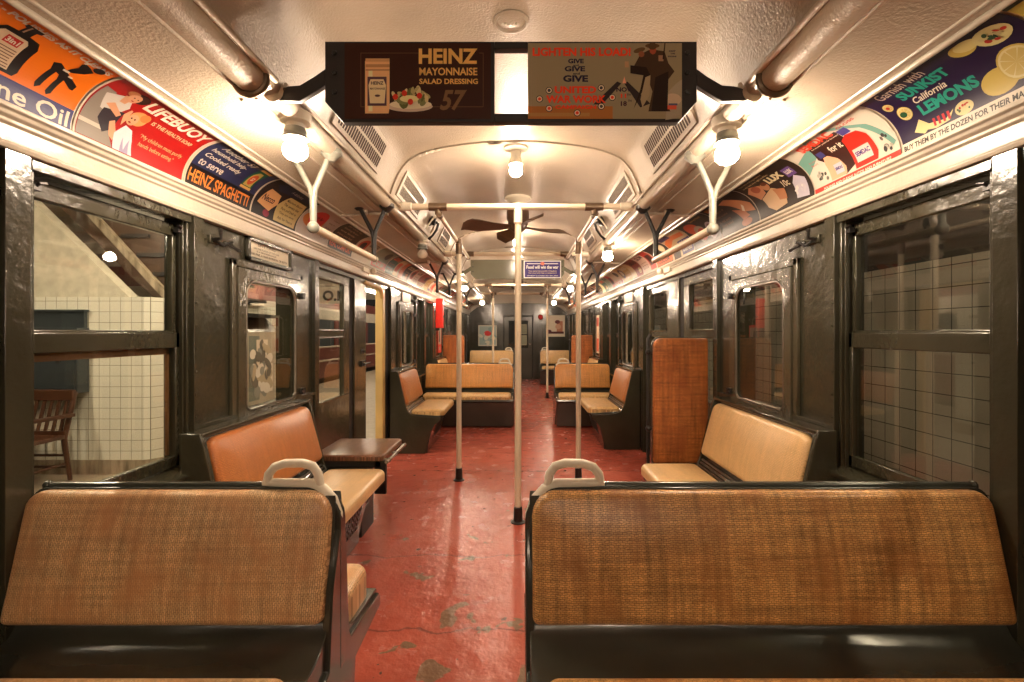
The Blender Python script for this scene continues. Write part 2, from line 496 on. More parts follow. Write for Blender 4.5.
def printed(elements, mapf, cut=0.012, name='card', **kw):
    """elements drawn in u,v metres, later ones above earlier ones. ONE mesh."""
    bm = nb(); mats = []
    def mid(m):
        if m not in mats: mats.append(m)
        return mats.index(m)
    lay = bm.verts.layers.float.new('lay')
    boxes = []
    def level(pts):
        x0, x1 = min(p[0] for p in pts), max(p[0] for p in pts); y0, y1 = min(p[1] for p in pts), max(p[1] for p in pts)
        L = 0
        for (a0, a1, b0, b1, l) in boxes:
            if x0 < a1 and a0 < x1 and y0 < b1 and b0 < y1: L = max(L, l + 1)
        boxes.append((x0, x1, y0, y1, L))
        return L
    for i, e in enumerate(elements):
        k, m = e[0], mid(e[1])
        polys = []
        if k == 'rect':
            u0, v0, u1, v1 = e[2:6]; polys = [[(u0, v0), (u1, v0), (u1, v1), (u0, v1)]]
        elif k == 'ell':
            cu, cv, ru, rv = e[2:6]; rot = e[6] if len(e) > 6 else 0
            c, s = math.cos(rot), math.sin(rot)
            polys = [[(cu + ru * math.cos(t) * c - rv * math.sin(t) * s, cv + ru * math.cos(t) * s + rv * math.sin(t) * c) for t in [2 * PI * j / 20 for j in range(20)]]]
        elif k == 'poly':
            polys = [e[2]]
        elif k == 'text':
            # text, u0,v0 box lower left, width, height (fit), opts
            s, u0, v0, w, h = e[2:7]; op = e[7] if len(e) > 7 else {}
            vs, fs, (xa, xb, ya, yb) = text_polys(s, op.get('bold', 0.0), op.get('shear', 0.0), op.get('space', 1.0))
            sx = w / max(xb - xa, 1e-6); sy = h / max(yb - ya, 1e-6)
            rot = op.get('rot', 0); c_, s_ = math.cos(rot), math.sin(rot)
            P = []
            for x, y in vs:
                x = (x - xa) * sx; y = (y - ya) * sy
                P.append((u0 + x * c_ - y * s_, v0 + x * s_ + y * c_))
            vv = [bm.verts.new((p[0], p[1], 0)) for p in P]
            lv = level(P)
            for v in vv: v[lay] = lv
            for f in fs:
                try:
                    ff = bm.faces.new([vv[q] for q in f]); ff.material_index = m
                except ValueError: pass
            continue
        for p in polys:
            vv = [bm.verts.new((a, b, 0)) for a, b in p]
            lv = level(p)
            for v in vv: v[lay] = lv
            f = bm.faces.new(vv); f.material_index = m
    if cut:
        vmin = min(v.co.y for v in bm.verts); vmax = max(v.co.y for v in bm.verts)
        y = vmin + cut
        while y < vmax:
            bmesh.ops.bisect_plane(bm, geom=bm.verts[:] + bm.edges[:] + bm.faces[:], plane_co=(0, y, 0), plane_no=(0, 1, 0))
            y += cut
    nf = [f for f in bm.faces if f.normal.z < 0]
    bm.normal_update()
    for f in bm.faces:
        if f.normal.z < 0: f.normal_flip()
    for v in bm.verts:
        v.co = Vector(mapf(v.co.x, v.co.y, v[lay]))
    return obj(name, bm, mats, recalc=False, smooth=False, **kw)

CR = 0.17
def cove_map(side, y_start):
    """left wall: u runs forward; right wall: u runs back towards the viewer"""
    def f(u, v, L):
        r = CR - 0.003 - L * 0.00035
        t = v * 1.055 / CR
        return (side * (1.128 + r * math.cos(t)), y_start + u if side < 0 else y_start - u, 1.835 + r * math.sin(t))
    return f

def flat_map(O, U, V, Nn, step=0.0003):
    O, U, V, Nn = map(Vector, (O, U, V, Nn))
    return lambda u, v, L: O + U * u + V * v + Nn * (L * step)

# ================================================================ THE CAR SHELL
# floor
bm = nb(); box(bm, -XW - 0.1, XW + 0.1, Y0, Y1 + 0.1, -0.06, 0.0)
struct('floor', bm, M['floor'])

# ceiling
def arch(side):
    P = [(1.135, 2.004), (1.09, 2.013), (0.86, 2.035)]
    ctrl = [(0.84, 2.04), (0.785, 2.05), (0.77, 2.09), (0.745, 2.16), (0.70, 2.25), (0.63, 2.32), (0.49, 2.372), (0.25, 2.408), (0.0, 2.42)]
    # catmull-rom
    out = []
    for i in range(len(ctrl) - 1):
        p0 = ctrl[max(i - 1, 0)]; p1 = ctrl[i]; p2 = ctrl[i + 1]
        p3 = ctrl[i + 2] if i + 2 < len(ctrl) else (-ctrl[i][0], ctrl[i][1])
        for j in range(4):
            t = j / 4
            out.append(tuple(0.5 * (2 * b + (c - a) * t + (2 * a - 5 * b + 4 * c - d) * t * t + (3 * b - a - 3 * c + d) * t ** 3) for a, b, c, d in zip(p0, p1, p2, p3)))
    out.append((0.0, 2.42))
    return [(side * a, b) for a, b in P + out]
prof = arch(-1) + arch(1)[::-1][1:]
bm = nb()
ribbon(bm, prof, Y0, Y1, nseg=12)
outer = [(a * 1.04, b + 0.04) for a, b in prof]
for f in bm.faces: f.normal_update()
bmesh.ops.recalc_face_normals(bm, faces=bm.faces)
if sum(f.normal.z for f in bm.faces) > 0: bmesh.ops.reverse_faces(bm, faces=bm.faces)
prism(bm, outer + [(1.3, 2.6), (-1.3, 2.6)], 'y', Y0, Y1)
struct('ceiling', bm, M['cream'], recalc=False)

# cove, cornice, beads (one trim per side)
for side, nm in ((-1, 'left'), (1, 'right')):
    bm = nb()
    cov = [(side * (1.128 + 0.17 * math.cos(t)), 1.835 + 0.17 * math.sin(t)) for t in [PI / 2 * i / 12 for i in range(13)]]
    back = [(side * (1.128 + 0.2 * math.cos(t)), 1.835 + 0.2 * math.sin(t)) for t in [PI / 2 * i / 12 for i in range(13)]]
    prism(bm, cov + back[::-1], 'y', Y0, Y1)
    struct('trim_cove_' + nm, bm, M['cream'])
    bm = nb()
    pts = [(1.40, 1.733), (1.312, 1.733), (1.308, 1.745), (1.312, 1.750), (1.308, 1.792), (1.300, 1.797), (1.300, 1.806), (1.290, 1.812), (1.287, 1.822), (1.278, 1.826), (1.278, 1.838), (1.292, 1.842), (1.40, 1.842)]
    prism(bm, [(side * a, b) for a, b in pts], 'y', Y0, Y1)
    struct('trim_cornice_' + nm, bm, M['cornice'], bevel=0.002)
    bm = nb()
    tube(bm, [(side * 1.124, Y0, 1.998), (side * 1.124, Y1, 1.998)], 0.009, 10)
    tube(bm, [(side * 1.098, Y0, 2.012), (side * 1.098, Y1, 2.012)], 0.006, 8)
    struct('trim_bead_' + nm, bm, M['cornice'])
    # half-round moulding of the lower deck: stout duct towards the viewer, slim pipe beyond the sign
    bm = nb()
    tube(bm, [(side * 0.822, Y0, 2.050), (side * 0.822, 1.50, 2.050)], 0.046, 24)
    tube(bm, [(side * 0.770, Y0, 2.070), (side * 0.770, 1.56, 2.070)], 0.010, 10)
    tube(bm, [(side * 0.874, Y0, 2.030), (side * 0.874, 1.52, 2.030)], 0.007, 10)
    struct('trim_duct_' + nm, bm, M['duct'])
    bm = nb()
    hoop = [(side * (0.822 + 0.050 * math.cos(u)), 1.505, 2.048 - 0.050 * math.sin(u)) for u in [PI * i / 14 for i in range(-1, 16)]]
    tube(bm, hoop, 0.011, 8)
    struct('trim_collar_' + nm, bm, M['bronze'])
    bm = nb()
    tube(bm, [(side * 0.80, 1.60, 2.055), (side * 0.80, Y1, 2.055)], 0.034, 16)
    tube(bm, [(side * 0.857, 1.60, 2.033), (side * 0.857, Y1, 2.033)], 0.006, 8)
    tube(bm, [(side * 0.905, 1.60, 2.028), (side * 0.905, Y1, 2.028)], 0.006, 8)
    tube(bm, [(side * 0.758, 1.60, 2.078), (side * 0.758, Y1, 2.078)], 0.008, 8)
    struct('trim_pipe_' + nm, bm, M['cream'])

# roof ribs: raised bands following the arch
def rib(y, w=0.05, d=0.014):
    bm = nb()
    pts = [(a, b) for a, b in prof if abs(a) < 0.79]
    inner = []
    n = len(pts)
    for i, (a, b) in enumerate(pts):
        p, q = pts[max(i - 1, 0)], pts[min(i + 1, n - 1)]
        t = Vector((q[0] - p[0], q[1] - p[1])).normalized()
        nn = Vector((t.y, -t.x))
        inner.append((a + nn.x * d, b + nn.y * d))
    for j in range(n - 1):
        quad = [pts[j], pts[j + 1], inner[j + 1], inner[j]]
        prism(bm, quad, 'y', y - w / 2, y + w / 2)
    bmesh.ops.remove_doubles(bm, verts=bm.verts, dist=1e-5)
    struct('trim_roof_rib', bm, M['cream'])
for y in (-1.2, 2.93, 5.35, 6.53, 8.0, 10.4): rib(y, 0.03, 0.010)

# side walls with openings
big = [(0.64, 1.243), (1.325, 1.975), (6.32, 6.78), (6.92, 7.45), (11.15, 11.6), (11.75, 12.25)]
small = [(2.35, 2.88), (5.45, 6.02), (7.72, 8.14), (10.4, 10.85)]
doorz = [(3.22, 5.02), (8.42, 10.15)]
ZB0, ZB1 = 0.70, 1.705
ZS0, ZS1 = 0.86, 1.52
for side, nm in ((-1, 'left'), (1, 'right')):
    bm = nb()
    holes = [(a, b, ZB0, ZB1) for a, b in big] + [(a, b, ZS0, ZS1) for a, b in small] + [(a, b, 0.0, 1.70) for a, b in doorz]
    holes.sort()
    y = Y0
    xa, xb = side * XW, side * (XW + 0.10)
    for a, b, z0, z1 in holes:
        box(bm, xa, xb, y, a, 0, 1.85)
        if z0 > 0: box(bm, xa, xb, a, b, 0, z0)
        box(bm, xa, xb, a, b, z1, 1.85)
        y = b
    box(bm, xa, xb, y, Y1, 0, 1.85)
    struct('wall_' + nm, bm, M['green'])
    # raised vertical posts and rails riveted to the wall
    bm = nb()
    for a, b in ((1.250, 1.318), (1.978, 2.04), (3.15, 3.215), (5.03, 5.13), (6.24, 6.30), (6.80, 6.90), (7.47, 7.54), (8.34, 8.41), (10.17, 10.26), (11.05, 11.13), (11.62, 11.73), (12.28, 12.36)):
        box(bm, side * (XW - 0.022), side * XW, a, b, 0.0, 1.733)
    box(bm, side * (XW - 0.014), side * XW, 2.03, 3.15, 0.0, 0.86)
    box(bm, side * (XW - 0.02), side * XW, 2.03, 3.15, 0.845, 0.865)
    box(bm, side * (XW - 0.02), side * XW, 5.13, 6.24, 0.845, 0.865)
    for yy in (1.99, 3.18, 5.08, 6.27, 8.37):
        for k in range(9):
            lathe(bm, (side * (XW - 0.022), yy, 0.9 + k * 0.095), [(0.006, 0), (0.005, 0.003), (0, 0.005)], 8, 0, (-side, 0, 0))
    struct('trim_posts_' + nm, bm, M['green'], bevel=0.003)

# end wall of the car, with door
bm = nb()
box(bm, -1.44, -0.40, Y1, Y1 + 0.08, 0, 1.78)
box(bm, 0.40, 1.44, Y1, Y1 + 0.08, 0, 1.78)
box(bm, -0.40, 0.40, Y1, Y1 + 0.08, 1.72, 1.78)
arc_pts = [(-1.32, 1.78), (-1.22, 1.86), (-1.10, 1.95), (-0.9, 2.01), (-0.6, 2.045), (0, 2.06), (0.6, 2.045), (0.9, 2.01), (1.10, 1.95), (1.22, 1.86), (1.32, 1.78)]
prism(bm, arc_pts, 'y', Y1 - 0.04, Y1 + 0.08)
for x in (-1.25, -0.50, 0.48, 0.62, 1.25):
    box(bm, x - 0.03, x + 0.03, Y1 - 0.025, Y1, 0, 1.78)
box(bm, -1.34, 1.34, Y1 - 0.05, Y1, 1.765, 1.795)
box(bm, -1.34, -0.53, Y1 - 0.02, Y1, 0.74, 0.78)
box(bm, 0.65, 1.34, Y1 - 0.02, Y1, 0.74, 0.78)
for x0_, x1_, z0_, z1_ in ((-1.16, -0.56, 0.84, 1.58), (0.70, 1.20, 0.82, 1.10)):
    for q in ((x0_, x1_, z1_ - 0.025, z1_), (x0_, x1_, z0_, z0_ + 0.025), (x0_, x0_ + 0.025, z0_, z1_), (x1_ - 0.025, x1_, z0_, z1_)):
        box(bm, q[0], q[1], Y1 - 0.022, Y1, q[2], q[3])
struct('wall_far', bm, M['green'], bevel=0.004)
bm = nb()
box(bm, -1.4, 1.4, Y1 + 0.001, Y1 + 0.06, 1.76, 2.46)
struct('wall_far_upper', bm, M['cream'])
bm = nb(); box(bm, -1.44, 1.44, Y0 - 0.05, Y0, 0, 2.46)
struct('wall_near', bm, M['green'])

d = thing('door_3', (0, Y1 + 0.03, 0), None, None); tag(d, kind='structure')
bm = nb()
box(bm, -0.38, 0.38, Y1 + 0.02, Y1 + 0.05, 0.0, 0.85)
box(bm, -0.38, -0.26, Y1 + 0.02, Y1 + 0.05, 0.85, 1.70)
box(bm, 0.26, 0.38, Y1 + 0.02, Y1 + 0.05, 0.85, 1.70)
box(bm, -0.26, 0.26, Y1 + 0.02, Y1 + 0.05, 1.58, 1.70)
obj('door_leaf', bm, M['green'], d, bevel=0.004)
bm = nb(); box(bm, -0.26, 0.26, Y1 + 0.03, Y1 + 0.035, 0.85, 1.58); obj('pane', bm, M['glass'], d)
bm = nb(); lathe(bm, (0.32, Y1 + 0.02, 0.95), [(0.02, 0), (0.02, 0.02), (0.028, 0.03), (0.02, 0.05), (0, 0.055)], 12, 0, (0, -1, 0)); obj('door_knob', bm, M['bronze'], d)

# ---------------------------------------------------------------- windows
win_no = [0]
def big_window(side, ya, yb, label, fine=True):
    win_no[0] += 1
    t = thing('window_%d' % win_no[0], (side * 1.39, (ya + yb) / 2, ZB0), label, None); tag(t, kind='structure')
    X = lambda a: side * a
    xf, xk = X(1.365), X(1.405)
    # casing
    bm = nb()
    box(bm, X(1.335), X(1.425), ya - 0.0, ya + 0.018, ZB0, ZB1)
    box(bm, X(1.335), X(1.425), yb - 0.016, yb, ZB0, ZB1)
    box(bm, X(1.325), X(1.425), ya, yb, ZB1 - 0.004, ZB1 + 0.028)
    if fine:
        box(bm, X(1.345), X(1.362), ya + 0.018, ya + 0.026, ZB0, ZB1)
        box(bm, X(1.345), X(1.362), yb - 0.026, yb - 0.018, ZB0, ZB1)
    obj('window_casing', bm, M['green'], t, bevel=0.003)
    bm = nb()
    prism(bm, [(X(1.43), ZB0 - 0.02), (X(1.29 if ya > 1 else 1.33), ZB0 - 0.035), (X(1.285 if ya > 1 else 1.33), ZB0 - 0.012), (X(1.332), ZB0 + 0.004), (X(1.43), ZB0 + 0.01)], 'y', ya - 0.02, yb + 0.02)
    box(bm, X(1.315 if ya > 1 else 1.335), X(1.345), ya - 0.01, yb + 0.01, ZB0 - 0.09, ZB0 - 0.03)
    obj('window_sill', bm, M['green'], t, bevel=0.003)
    a, b = ya + 0.016, yb - 0.020
    fw = 0.022
    for nm2, z0, z1, xo, top, bot in (('upper_sash', 1.200, 1.690, 0.014, 0.052, 0.045), ('lower_sash', 0.712, 1.252, 0.0, 0.062, 0.045)):
        bm = nb()
        x0_, x1_ = X(1.362 + xo), X(1.388 + xo)
        if nm2 == 'upper_sash': z0, z1 = 1.215, 1.692
        box(bm, x0_, x1_, a, a + 0.014, z0, z1)
        box(bm, x0_, x1_, b - fw, b, z0, z1)
        box(bm, x0_, x1_, a, b, z1 - top, z1)
        box(bm, x0_, x1_, a, b, z0, z0 + bot)
        s = obj(nm2, bm, M['green'], t, bevel=0.004)
        bm = nb(); xm = X(1.375 + xo)
        box(bm, xm - 0.0015, xm + 0.0015, a + 0.010, b - fw + 0.005, z0 + bot - 0.005, z1 - top + 0.005)
        obj('pane', bm, M['glass'] if side < 0 else M['glass_r'], s)
        if nm2 == 'lower_sash' and fine and side < 0:
            bm = nb(); box(bm, X(1.389), X(1.398), a + 0.014, b - fw, 1.165, 1.196)
            box(bm, X(1.389), X(1.398), b - fw - 0.012, b - fw, 0.76, 1.196)
            obj('glazing_strip', bm, M['woodpale'], s, label='brown wooden glazing strip')
    if fine:
        for yy, s_ in ((b - 0.02, -1), (a + 0.02, 1)):
            bm = nb()
            box(bm, X(1.345), X(1.365), yy - 0.012, yy + 0.012, 1.655, 1.675)
            tube(bm, [(X(1.35), yy, 1.665), (X(1.34), yy, 1.675), (X(1.34), yy + s_ * 0.02, 1.68)], 0.005, 8)
            obj('sash_latch', bm, M['black'], t)

def small_window(side, ya, yb, label):
    win_no[0] += 1
    t = thing('window_%d' % win_no[0], (side * 1.34, (ya + yb) / 2, ZS0), label, None); tag(t, kind='structure')
    X = lambda a: side * a
    # fixed outer frame: raised square moulding
    bm = nb()
    A, B, z0, z1 = ya - 0.10, yb + 0.10, ZS0 - 0.075, ZS1 + 0.085
    w = 0.035
    for q in ((A, A + w, z0, z1), (B - w, B, z0, z1), (A, B, z1 - w, z1), (A, B, z0, z0 + w)):
        box(bm, X(XW - 0.018), X(XW), *q)
    obj('window_surround', bm, M['green_door'], t, bevel=0.004)
    # hinged frame with rounded opening
    bm = nb()
    outer_ = rrect(A + w + 0.004, B - w - 0.004, z0 + w + 0.004, z1 - w - 0.004, 0.002, 6)
    inner_ = rrect(ya, yb, ZS0, ZS1, (0.045, 0.045, 0.085, 0.085), 6)
    n = len(outer_)
    for xq0, xq1 in ((X(XW - 0.026), X(XW - 0.001)),):
        o0 = [bm.verts.new((xq0, p, q)) for p, q in outer_]; i0 = [bm.verts.new((xq0, p, q)) for p, q in inner_]
        o1 = [bm.verts.new((xq1, p, q)) for p, q in outer_]; i1 = [bm.verts.new((xq1, p, q)) for p, q in inner_]
        for k in range(n):
            j = (k + 1) % n
            for q in ((o0[k], o0[j], i0[j], i0[k]), (o1[k], i1[k], i1[j], o1[j]), (o0[k], o1[k], o1[j], o0[j]), (i0[k], i0[j], i1[j], i1[k])):
                bm.faces.new(q)
    s = obj('hinged_frame', bm, M['green_door'], t, bevel=0.003)
    bm = nb()
    i2 = rrect(ya + 0.008, yb - 0.008, ZS0 + 0.008, ZS1 - 0.008, (0.040, 0.040, 0.08, 0.08), 6)
    r = [(X(XW - 0.020), p, q) for p, q in i2]
    tube(bm, r + [r[0]], 0.006, 6, cap=False)
    obj('steel_bead', bm, M['steel'], s, label='worn bare metal bead round the pane')
    bm = nb(); prism(bm, rrect(ya - 0.002, yb + 0.002, ZS0 - 0.002, ZS1 + 0.002, (0.045, 0.045, 0.085, 0.085), 6), 'x', X(XW - 0.012), X(XW - 0.009))
    obj('pane', bm, M['glass'] if side < 0 else M['glass_r'], s)
    bm = nb()
    for zz in (z1 - 0.13, z0 + 0.11):
        box(bm, X(XW - 0.045), X(XW - 0.018), B - w - 0.02, B - w + 0.012, zz - 0.018, zz + 0.018)
        tube(bm, [(X(XW - 0.04), B - w - 0.02, zz), (X(XW - 0.045), B - w - 0.045, zz + 0.004)], 0.006, 8)
    obj('window_catch', bm, M['black'], t)

for side, nm in ((-1, 'left'), (1, 'right')):
    for i, (a, b) in enumerate(big): big_window(side, a, b, None, fine=b < 3)
    for a, b in small: small_window(side, a, b, None)

# ---------------------------------------------------------------- sliding doors
def door_leaf(t, side, ya, yb, pa, pb, name='door_leaf'):
    X = lambda a: side * a
    bm = nb()
    x0_, x1_ = X(1.365), X(1.395)
    Z = (0.0, 0.76, 1.215, 1.275, 1.63, 1.70)
    box(bm, x0_, x1_, ya, yb, 0.0, Z[1]); box(bm, x0_, x1_, pa, pb, Z[2], Z[3]); box(bm, x0_, x1_, ya, yb, Z[4], 1.72)
    box(bm, x0_, x1_, ya, pa, Z[1], Z[4]); box(bm, x0_, x1_, pb, yb, Z[1], Z[4])
    l = obj(name, bm, M['green_door'], t, bevel=0.004)
    for z0, z1 in ((Z[1], Z[2]), (Z[3], Z[4])):
        bm = nb()
        r = [(X(1.364), p, q) for p, q in rrect(pa - 0.004, pb + 0.004, z0 - 0.004, z1 + 0.004, 0.03, 4)]
        tube(bm, r + [r[0]], 0.008, 6, cap=False)
        obj('pane_bead', bm, M['green_door'], l)
        bm = nb(); box(bm, X(1.378), X(1.381), pa, pb, z0, z1)
        obj('pane', bm, M['glass'] if side < 0 else M['glass_r'], l)
    return l

def lockbox(t, side, y, z):
    X = lambda a: side * a
    bm = nb()
    box(bm, X(1.335), X(1.365), y - 0.10, y + 0.02, z - 0.02, z + 0.03)
    box(bm, X(1.345), X(1.365), y - 0.08, y + 0.0, z + 0.09, z + 0.13)
    tube(bm, [(X(1.325), y - 0.06, z + 0.0), (X(1.315), y + 0.05, z + 0.005)], 0.009, 8)
    for k in range(3):
        ball(bm, (X(1.345), y - 0.07 + k * 0.03, z + 0.11), 0.009, 8)
    obj('door_lock', bm, M['black'], t)

def doorway(no, side, opened, ys):
    ya, yb = ys
    X = lambda a: side * a
    t = thing('door_%d' % no, (side * 1.38, (ya + yb) / 2, 0), None, None); tag(t, kind='structure')
    L = yb - ya
    door_leaf(t, side, ya + 0.02, ya + 0.70, ya + 0.07, ya + 0.56)
    # meeting stile of the second leaf
    bm = nb()
    box(bm, X(1.350), X(1.39), ya + 0.78, ya + 1.08, 0, 1.72)
    box(bm, X(1.365), X(1.385), ya + 0.70, ya + 0.78, 0, 1.72, 1)
    obj('door_stile', bm, [M['green_door'], M['dark']], t, bevel=0.005)
    lockbox(t, side, ya + 1.02, 0.98)
    if opened:
        bm = nb(); box(bm, X(1.352), X(1.43), yb - 0.18, yb - 0.09, 0, 1.70)
        tube(bm, [(X(1.35), ya + 1.02, 1.70), (X(1.35), yb - 0.30, 1.695), (X(1.36), yb - 0.21, 1.66), (X(1.36), yb - 0.18, 1.60)], 0.022, 10)
        obj('door_jamb', bm, M['jamb'], t, bevel=0.008, label='yellowed edge of the opened door leaf')
        bm = nb(); box(bm, X(1.35), X(1.43), yb - 0.09, yb, 0, 1.70); obj('door_pocket', bm, M['dark'], t)
    else:
        door_leaf(t, side, ya + 1.08, yb - 0.02, ya + 1.14, yb - 0.10)
doorway(1, -1, True, doorz[0])
doorway(2, 1, False, doorz[0])
doorway(4, -1, False, doorz[1])
doorway(5, 1, False, doorz[1])

# ================================================================ SEATS
def transverse_bench(x0, x1, y0, aisle, mfront, mseat, mrear, label, cat='bench', depth=0.58, rdepth=0.35, handle=True, group=None, rear=True, end_wall=None):
    """back-to-back bench across the car. aisle=+1: its right end is at the aisle."""
    t = thing('transverse_bench', ((x0 + x1) / 2, y0, 0), label, cat, group)
    th = math.radians(16); s, c = math.sin(th), math.cos(th)
    rc = 0.095
    rr = (0.02, 0.02, rc, 0.045) if aisle > 0 else (0.02, 0.02, 0.045, rc)
    # frame: the tall back panel and curved pans
    bm = nb()
    out = rrect(x0, x1, 0.30, 0.820, rr, 6)
    prism(bm, out, 'y', y0 - 0.020, y0 + 0.020)
    def pan(sg, dep):
        P = [(-0.02, 0.80), (-0.050, 0.52), (-0.060, 0.44), (-0.085, 0.375), (-0.13, 0.360), (-dep + 0.02, 0.345), (-dep + 0.01, 0.335), (-dep + 0.02, 0.285), (-0.14, 0.25), (-0.11, 0.02), (-0.0, 0.02)] if sg > 0 else [(-0.02, 0.80), (-0.075, 0.48), (-0.095, 0.452), (-0.13, 0.430), (-0.17, 0.420), (-0.21, 0.416), (-dep + 0.02, 0.385), (-dep + 0.01, 0.36), (-dep + 0.05, 0.34), (-dep + 0.13, 0.02), (-0.0, 0.02)]
        pts = [(y0 + sg * a if sg > 0 else y0 + a, b) for a, b in P]
        if sg > 0: pts = [(y0 - a, b) for a, b in P]
        prism(bm, pts, 'x', x0 + 0.012, x1 - 0.012)
    pan(-1, depth)
    if rear: pan(1, rdepth + 0.02)
    obj('bench_frame', bm, M['shell'], t, bevel=0.003)
    # top rail
    bm = nb()
    xa, xb = (x0 + 0.03, x1 - rc) if aisle > 0 else (x0 + rc, x1 - 0.03)
    tube(bm, [(xa, y0, 0.820), (xb, y0, 0.820)], 0.011, 10)
    ball(bm, (xa if aisle > 0 else xb, y0, 0.820), 0.014, 10)
    obj('top_rail', bm, M['shell'], t)
    # end plate at the aisle
    xe = x1 if aisle > 0 else x0
    bm = nb()
    P = [(-0.024, 0.70), (0.0, 0.725), (0.024, 0.70), (0.036, 0.60), (0.045, 0.48), (0.055, 0.38), (0.070, 0.352), (rdepth, 0.328), (rdepth + 0.018, 0.312), (rdepth + 0.018, 0.275), (0.10, 0.262), (0.068, 0.22), (0.06, 0.0),
         (-0.22, 0.0), (-0.25, 0.06), (-depth + 0.03, 0.33), (-depth, 0.37), (-depth, 0.37), (-depth + 0.06, 0.385), (-0.15, 0.345), (-0.098, 0.36), (-0.088, 0.46), (-0.075, 0.56)]
    if not rear:
        P = [(-0.024, 0.70), (0.0, 0.725), (0.024, 0.70), (0.04, 0.0)] + P[13:]
    prism(bm, [(y0 + a, b) for a, b in P], 'x', xe - (0.026 if aisle > 0 else -0.001), xe + (-0.001 if aisle > 0 else 0.026))
    obj('end_plate', bm, M['shell'], t, bevel=0.005)
    # aisle-side cushions stop short of the end plate
    ca, cb = (x0 + 0.035, x1 - 0.045) if aisle > 0 else (x0 + 0.045, x1 - 0.035)
    ro = (0.02, 0.02, 0.07, 0.05) if aisle > 0 else (0.02, 0.02, 0.05, 0.07)
    # back cushion towards the viewer
    bm = nb()
    slab(bm, rrect(ca - (0.028 if aisle > 0 else 0.026), cb + (0.026 if aisle > 0 else 0.022), 0.0, 0.342, ro, 5), 0.048, 0.026, 0.014, (0, y0 - 0.078, 0.482), (1, 0, 0), (0, s * 0.8, c), (0, -c, s * 0.8))
    obj('back_cushion', bm, mfront, t)
    bm = nb()
    slab(bm, rrect(ca, cb, 0.0, depth - 0.235, 0.03, 4), 0.065, 0.03, 0.010, (0, y0 - depth + 0.02, 0.374), (1, 0, 0), (0, 1, 0.02), (0, -0.03, 1))
    obj('seat_cushion', bm, mseat, t)
    if rear:
        bm = nb()
        slab(bm, rrect(ca + 0.03, cb - 0.03, 0.0, 0.312, ro, 5), 0.048, 0.026, 0.014, (0, y0 + 0.055, 0.510), (1, 0, 0), (0, -s * 0.6, c), (0, c, s * 0.6))
        obj('rear_back_cushion', bm, mrear, t)
        bm = nb()
        slab(bm, rrect(ca - (0.02 if aisle < 0 else 0), cb + (0.02 if aisle > 0 else 0), 0.0, rdepth - 0.09, (0.03, 0.03, 0.05, 0.05), 5), 0.105, 0.032, 0.008, (0, y0 + 0.065, 0.350), (1, 0, 0), (0, 1, 0), (0, 0, 1))
        obj('rear_seat_cushion', bm, mseat, t)
    # grab handle: loop on the top corner
    if handle:
        bm = nb()
        g = -aisle
        e = xe - aisle * 0.012
        corner = [(e, 0.715), (e + g * 0.004, 0.755), (e + g * 0.02, 0.795), (e + g * 0.045, 0.823), (e + g * 0.075, 0.838), (e + g * 0.21, 0.843)]
        tube(bm, [(a, y0 - 0.004, b - 0.013) for a, b in corner], [0.012, 0.016, 0.018, 0.017, 0.015, 0.011], 10)
        loop = [(e + g * 0.052, 0.835), (e + g * 0.058, 0.868), (e + g * 0.072, 0.888), (e + g * 0.10, 0.897), (e + g * 0.15, 0.896), (e + g * 0.18, 0.886), (e + g * 0.196, 0.866), (e + g * 0.20, 0.840)]
        tube(bm, [(a, y0 - 0.004, b - 0.013) for a, b in loop], 0.0125, 12)
        obj('grab_handle', bm, M['ivory'], t, label='chipped ivory loop handle')
    return t

GB = 'rattan benches set across the car'
transverse_bench(-1.338, -0.476, 1.355, +1, M['rat_front'], M['rat_front'], M['rat_front'],
                 'shorter honey rattan bench in the left foreground, ivory loop handle at its aisle end', group=GB)
transverse_bench(0.037, 1.330, 1.355, -1, M['rat_right'], M['rat_right'], M['rat_part'],
                 'wide darker rattan bench across the right foreground, ivory loop handle on its left corner', group=GB)
transverse_bench(-1.29, -0.045, 6.76, +1, M['rat_far'], M['vinyl2'], M['rat_far'],
                 'long golden rattan bench across the left side beyond the open door', depth=0.56, group=GB)
transverse_bench(0.505, 1.30, 6.76, -1, M['rat_far'], M['vinyl2'], M['rat_far'],
                 'short golden rattan bench across the right side beyond the doors', depth=0.56, group=GB)
transverse_bench(-1.20, -0.10, 11.9, +1, M['vinyl2'], M['vinyl2'], M['rat_far'],
                 'pale rattan bench near the far end wall, left of the end door', rear=False, group=GB)
transverse_bench(0.53, 1.30, 12.0, -1, M['vinyl2'], M['vinyl2'], M['rat_far'],
                 'small pale bench in front of the far wall, right of the end door', rear=False, group=GB)

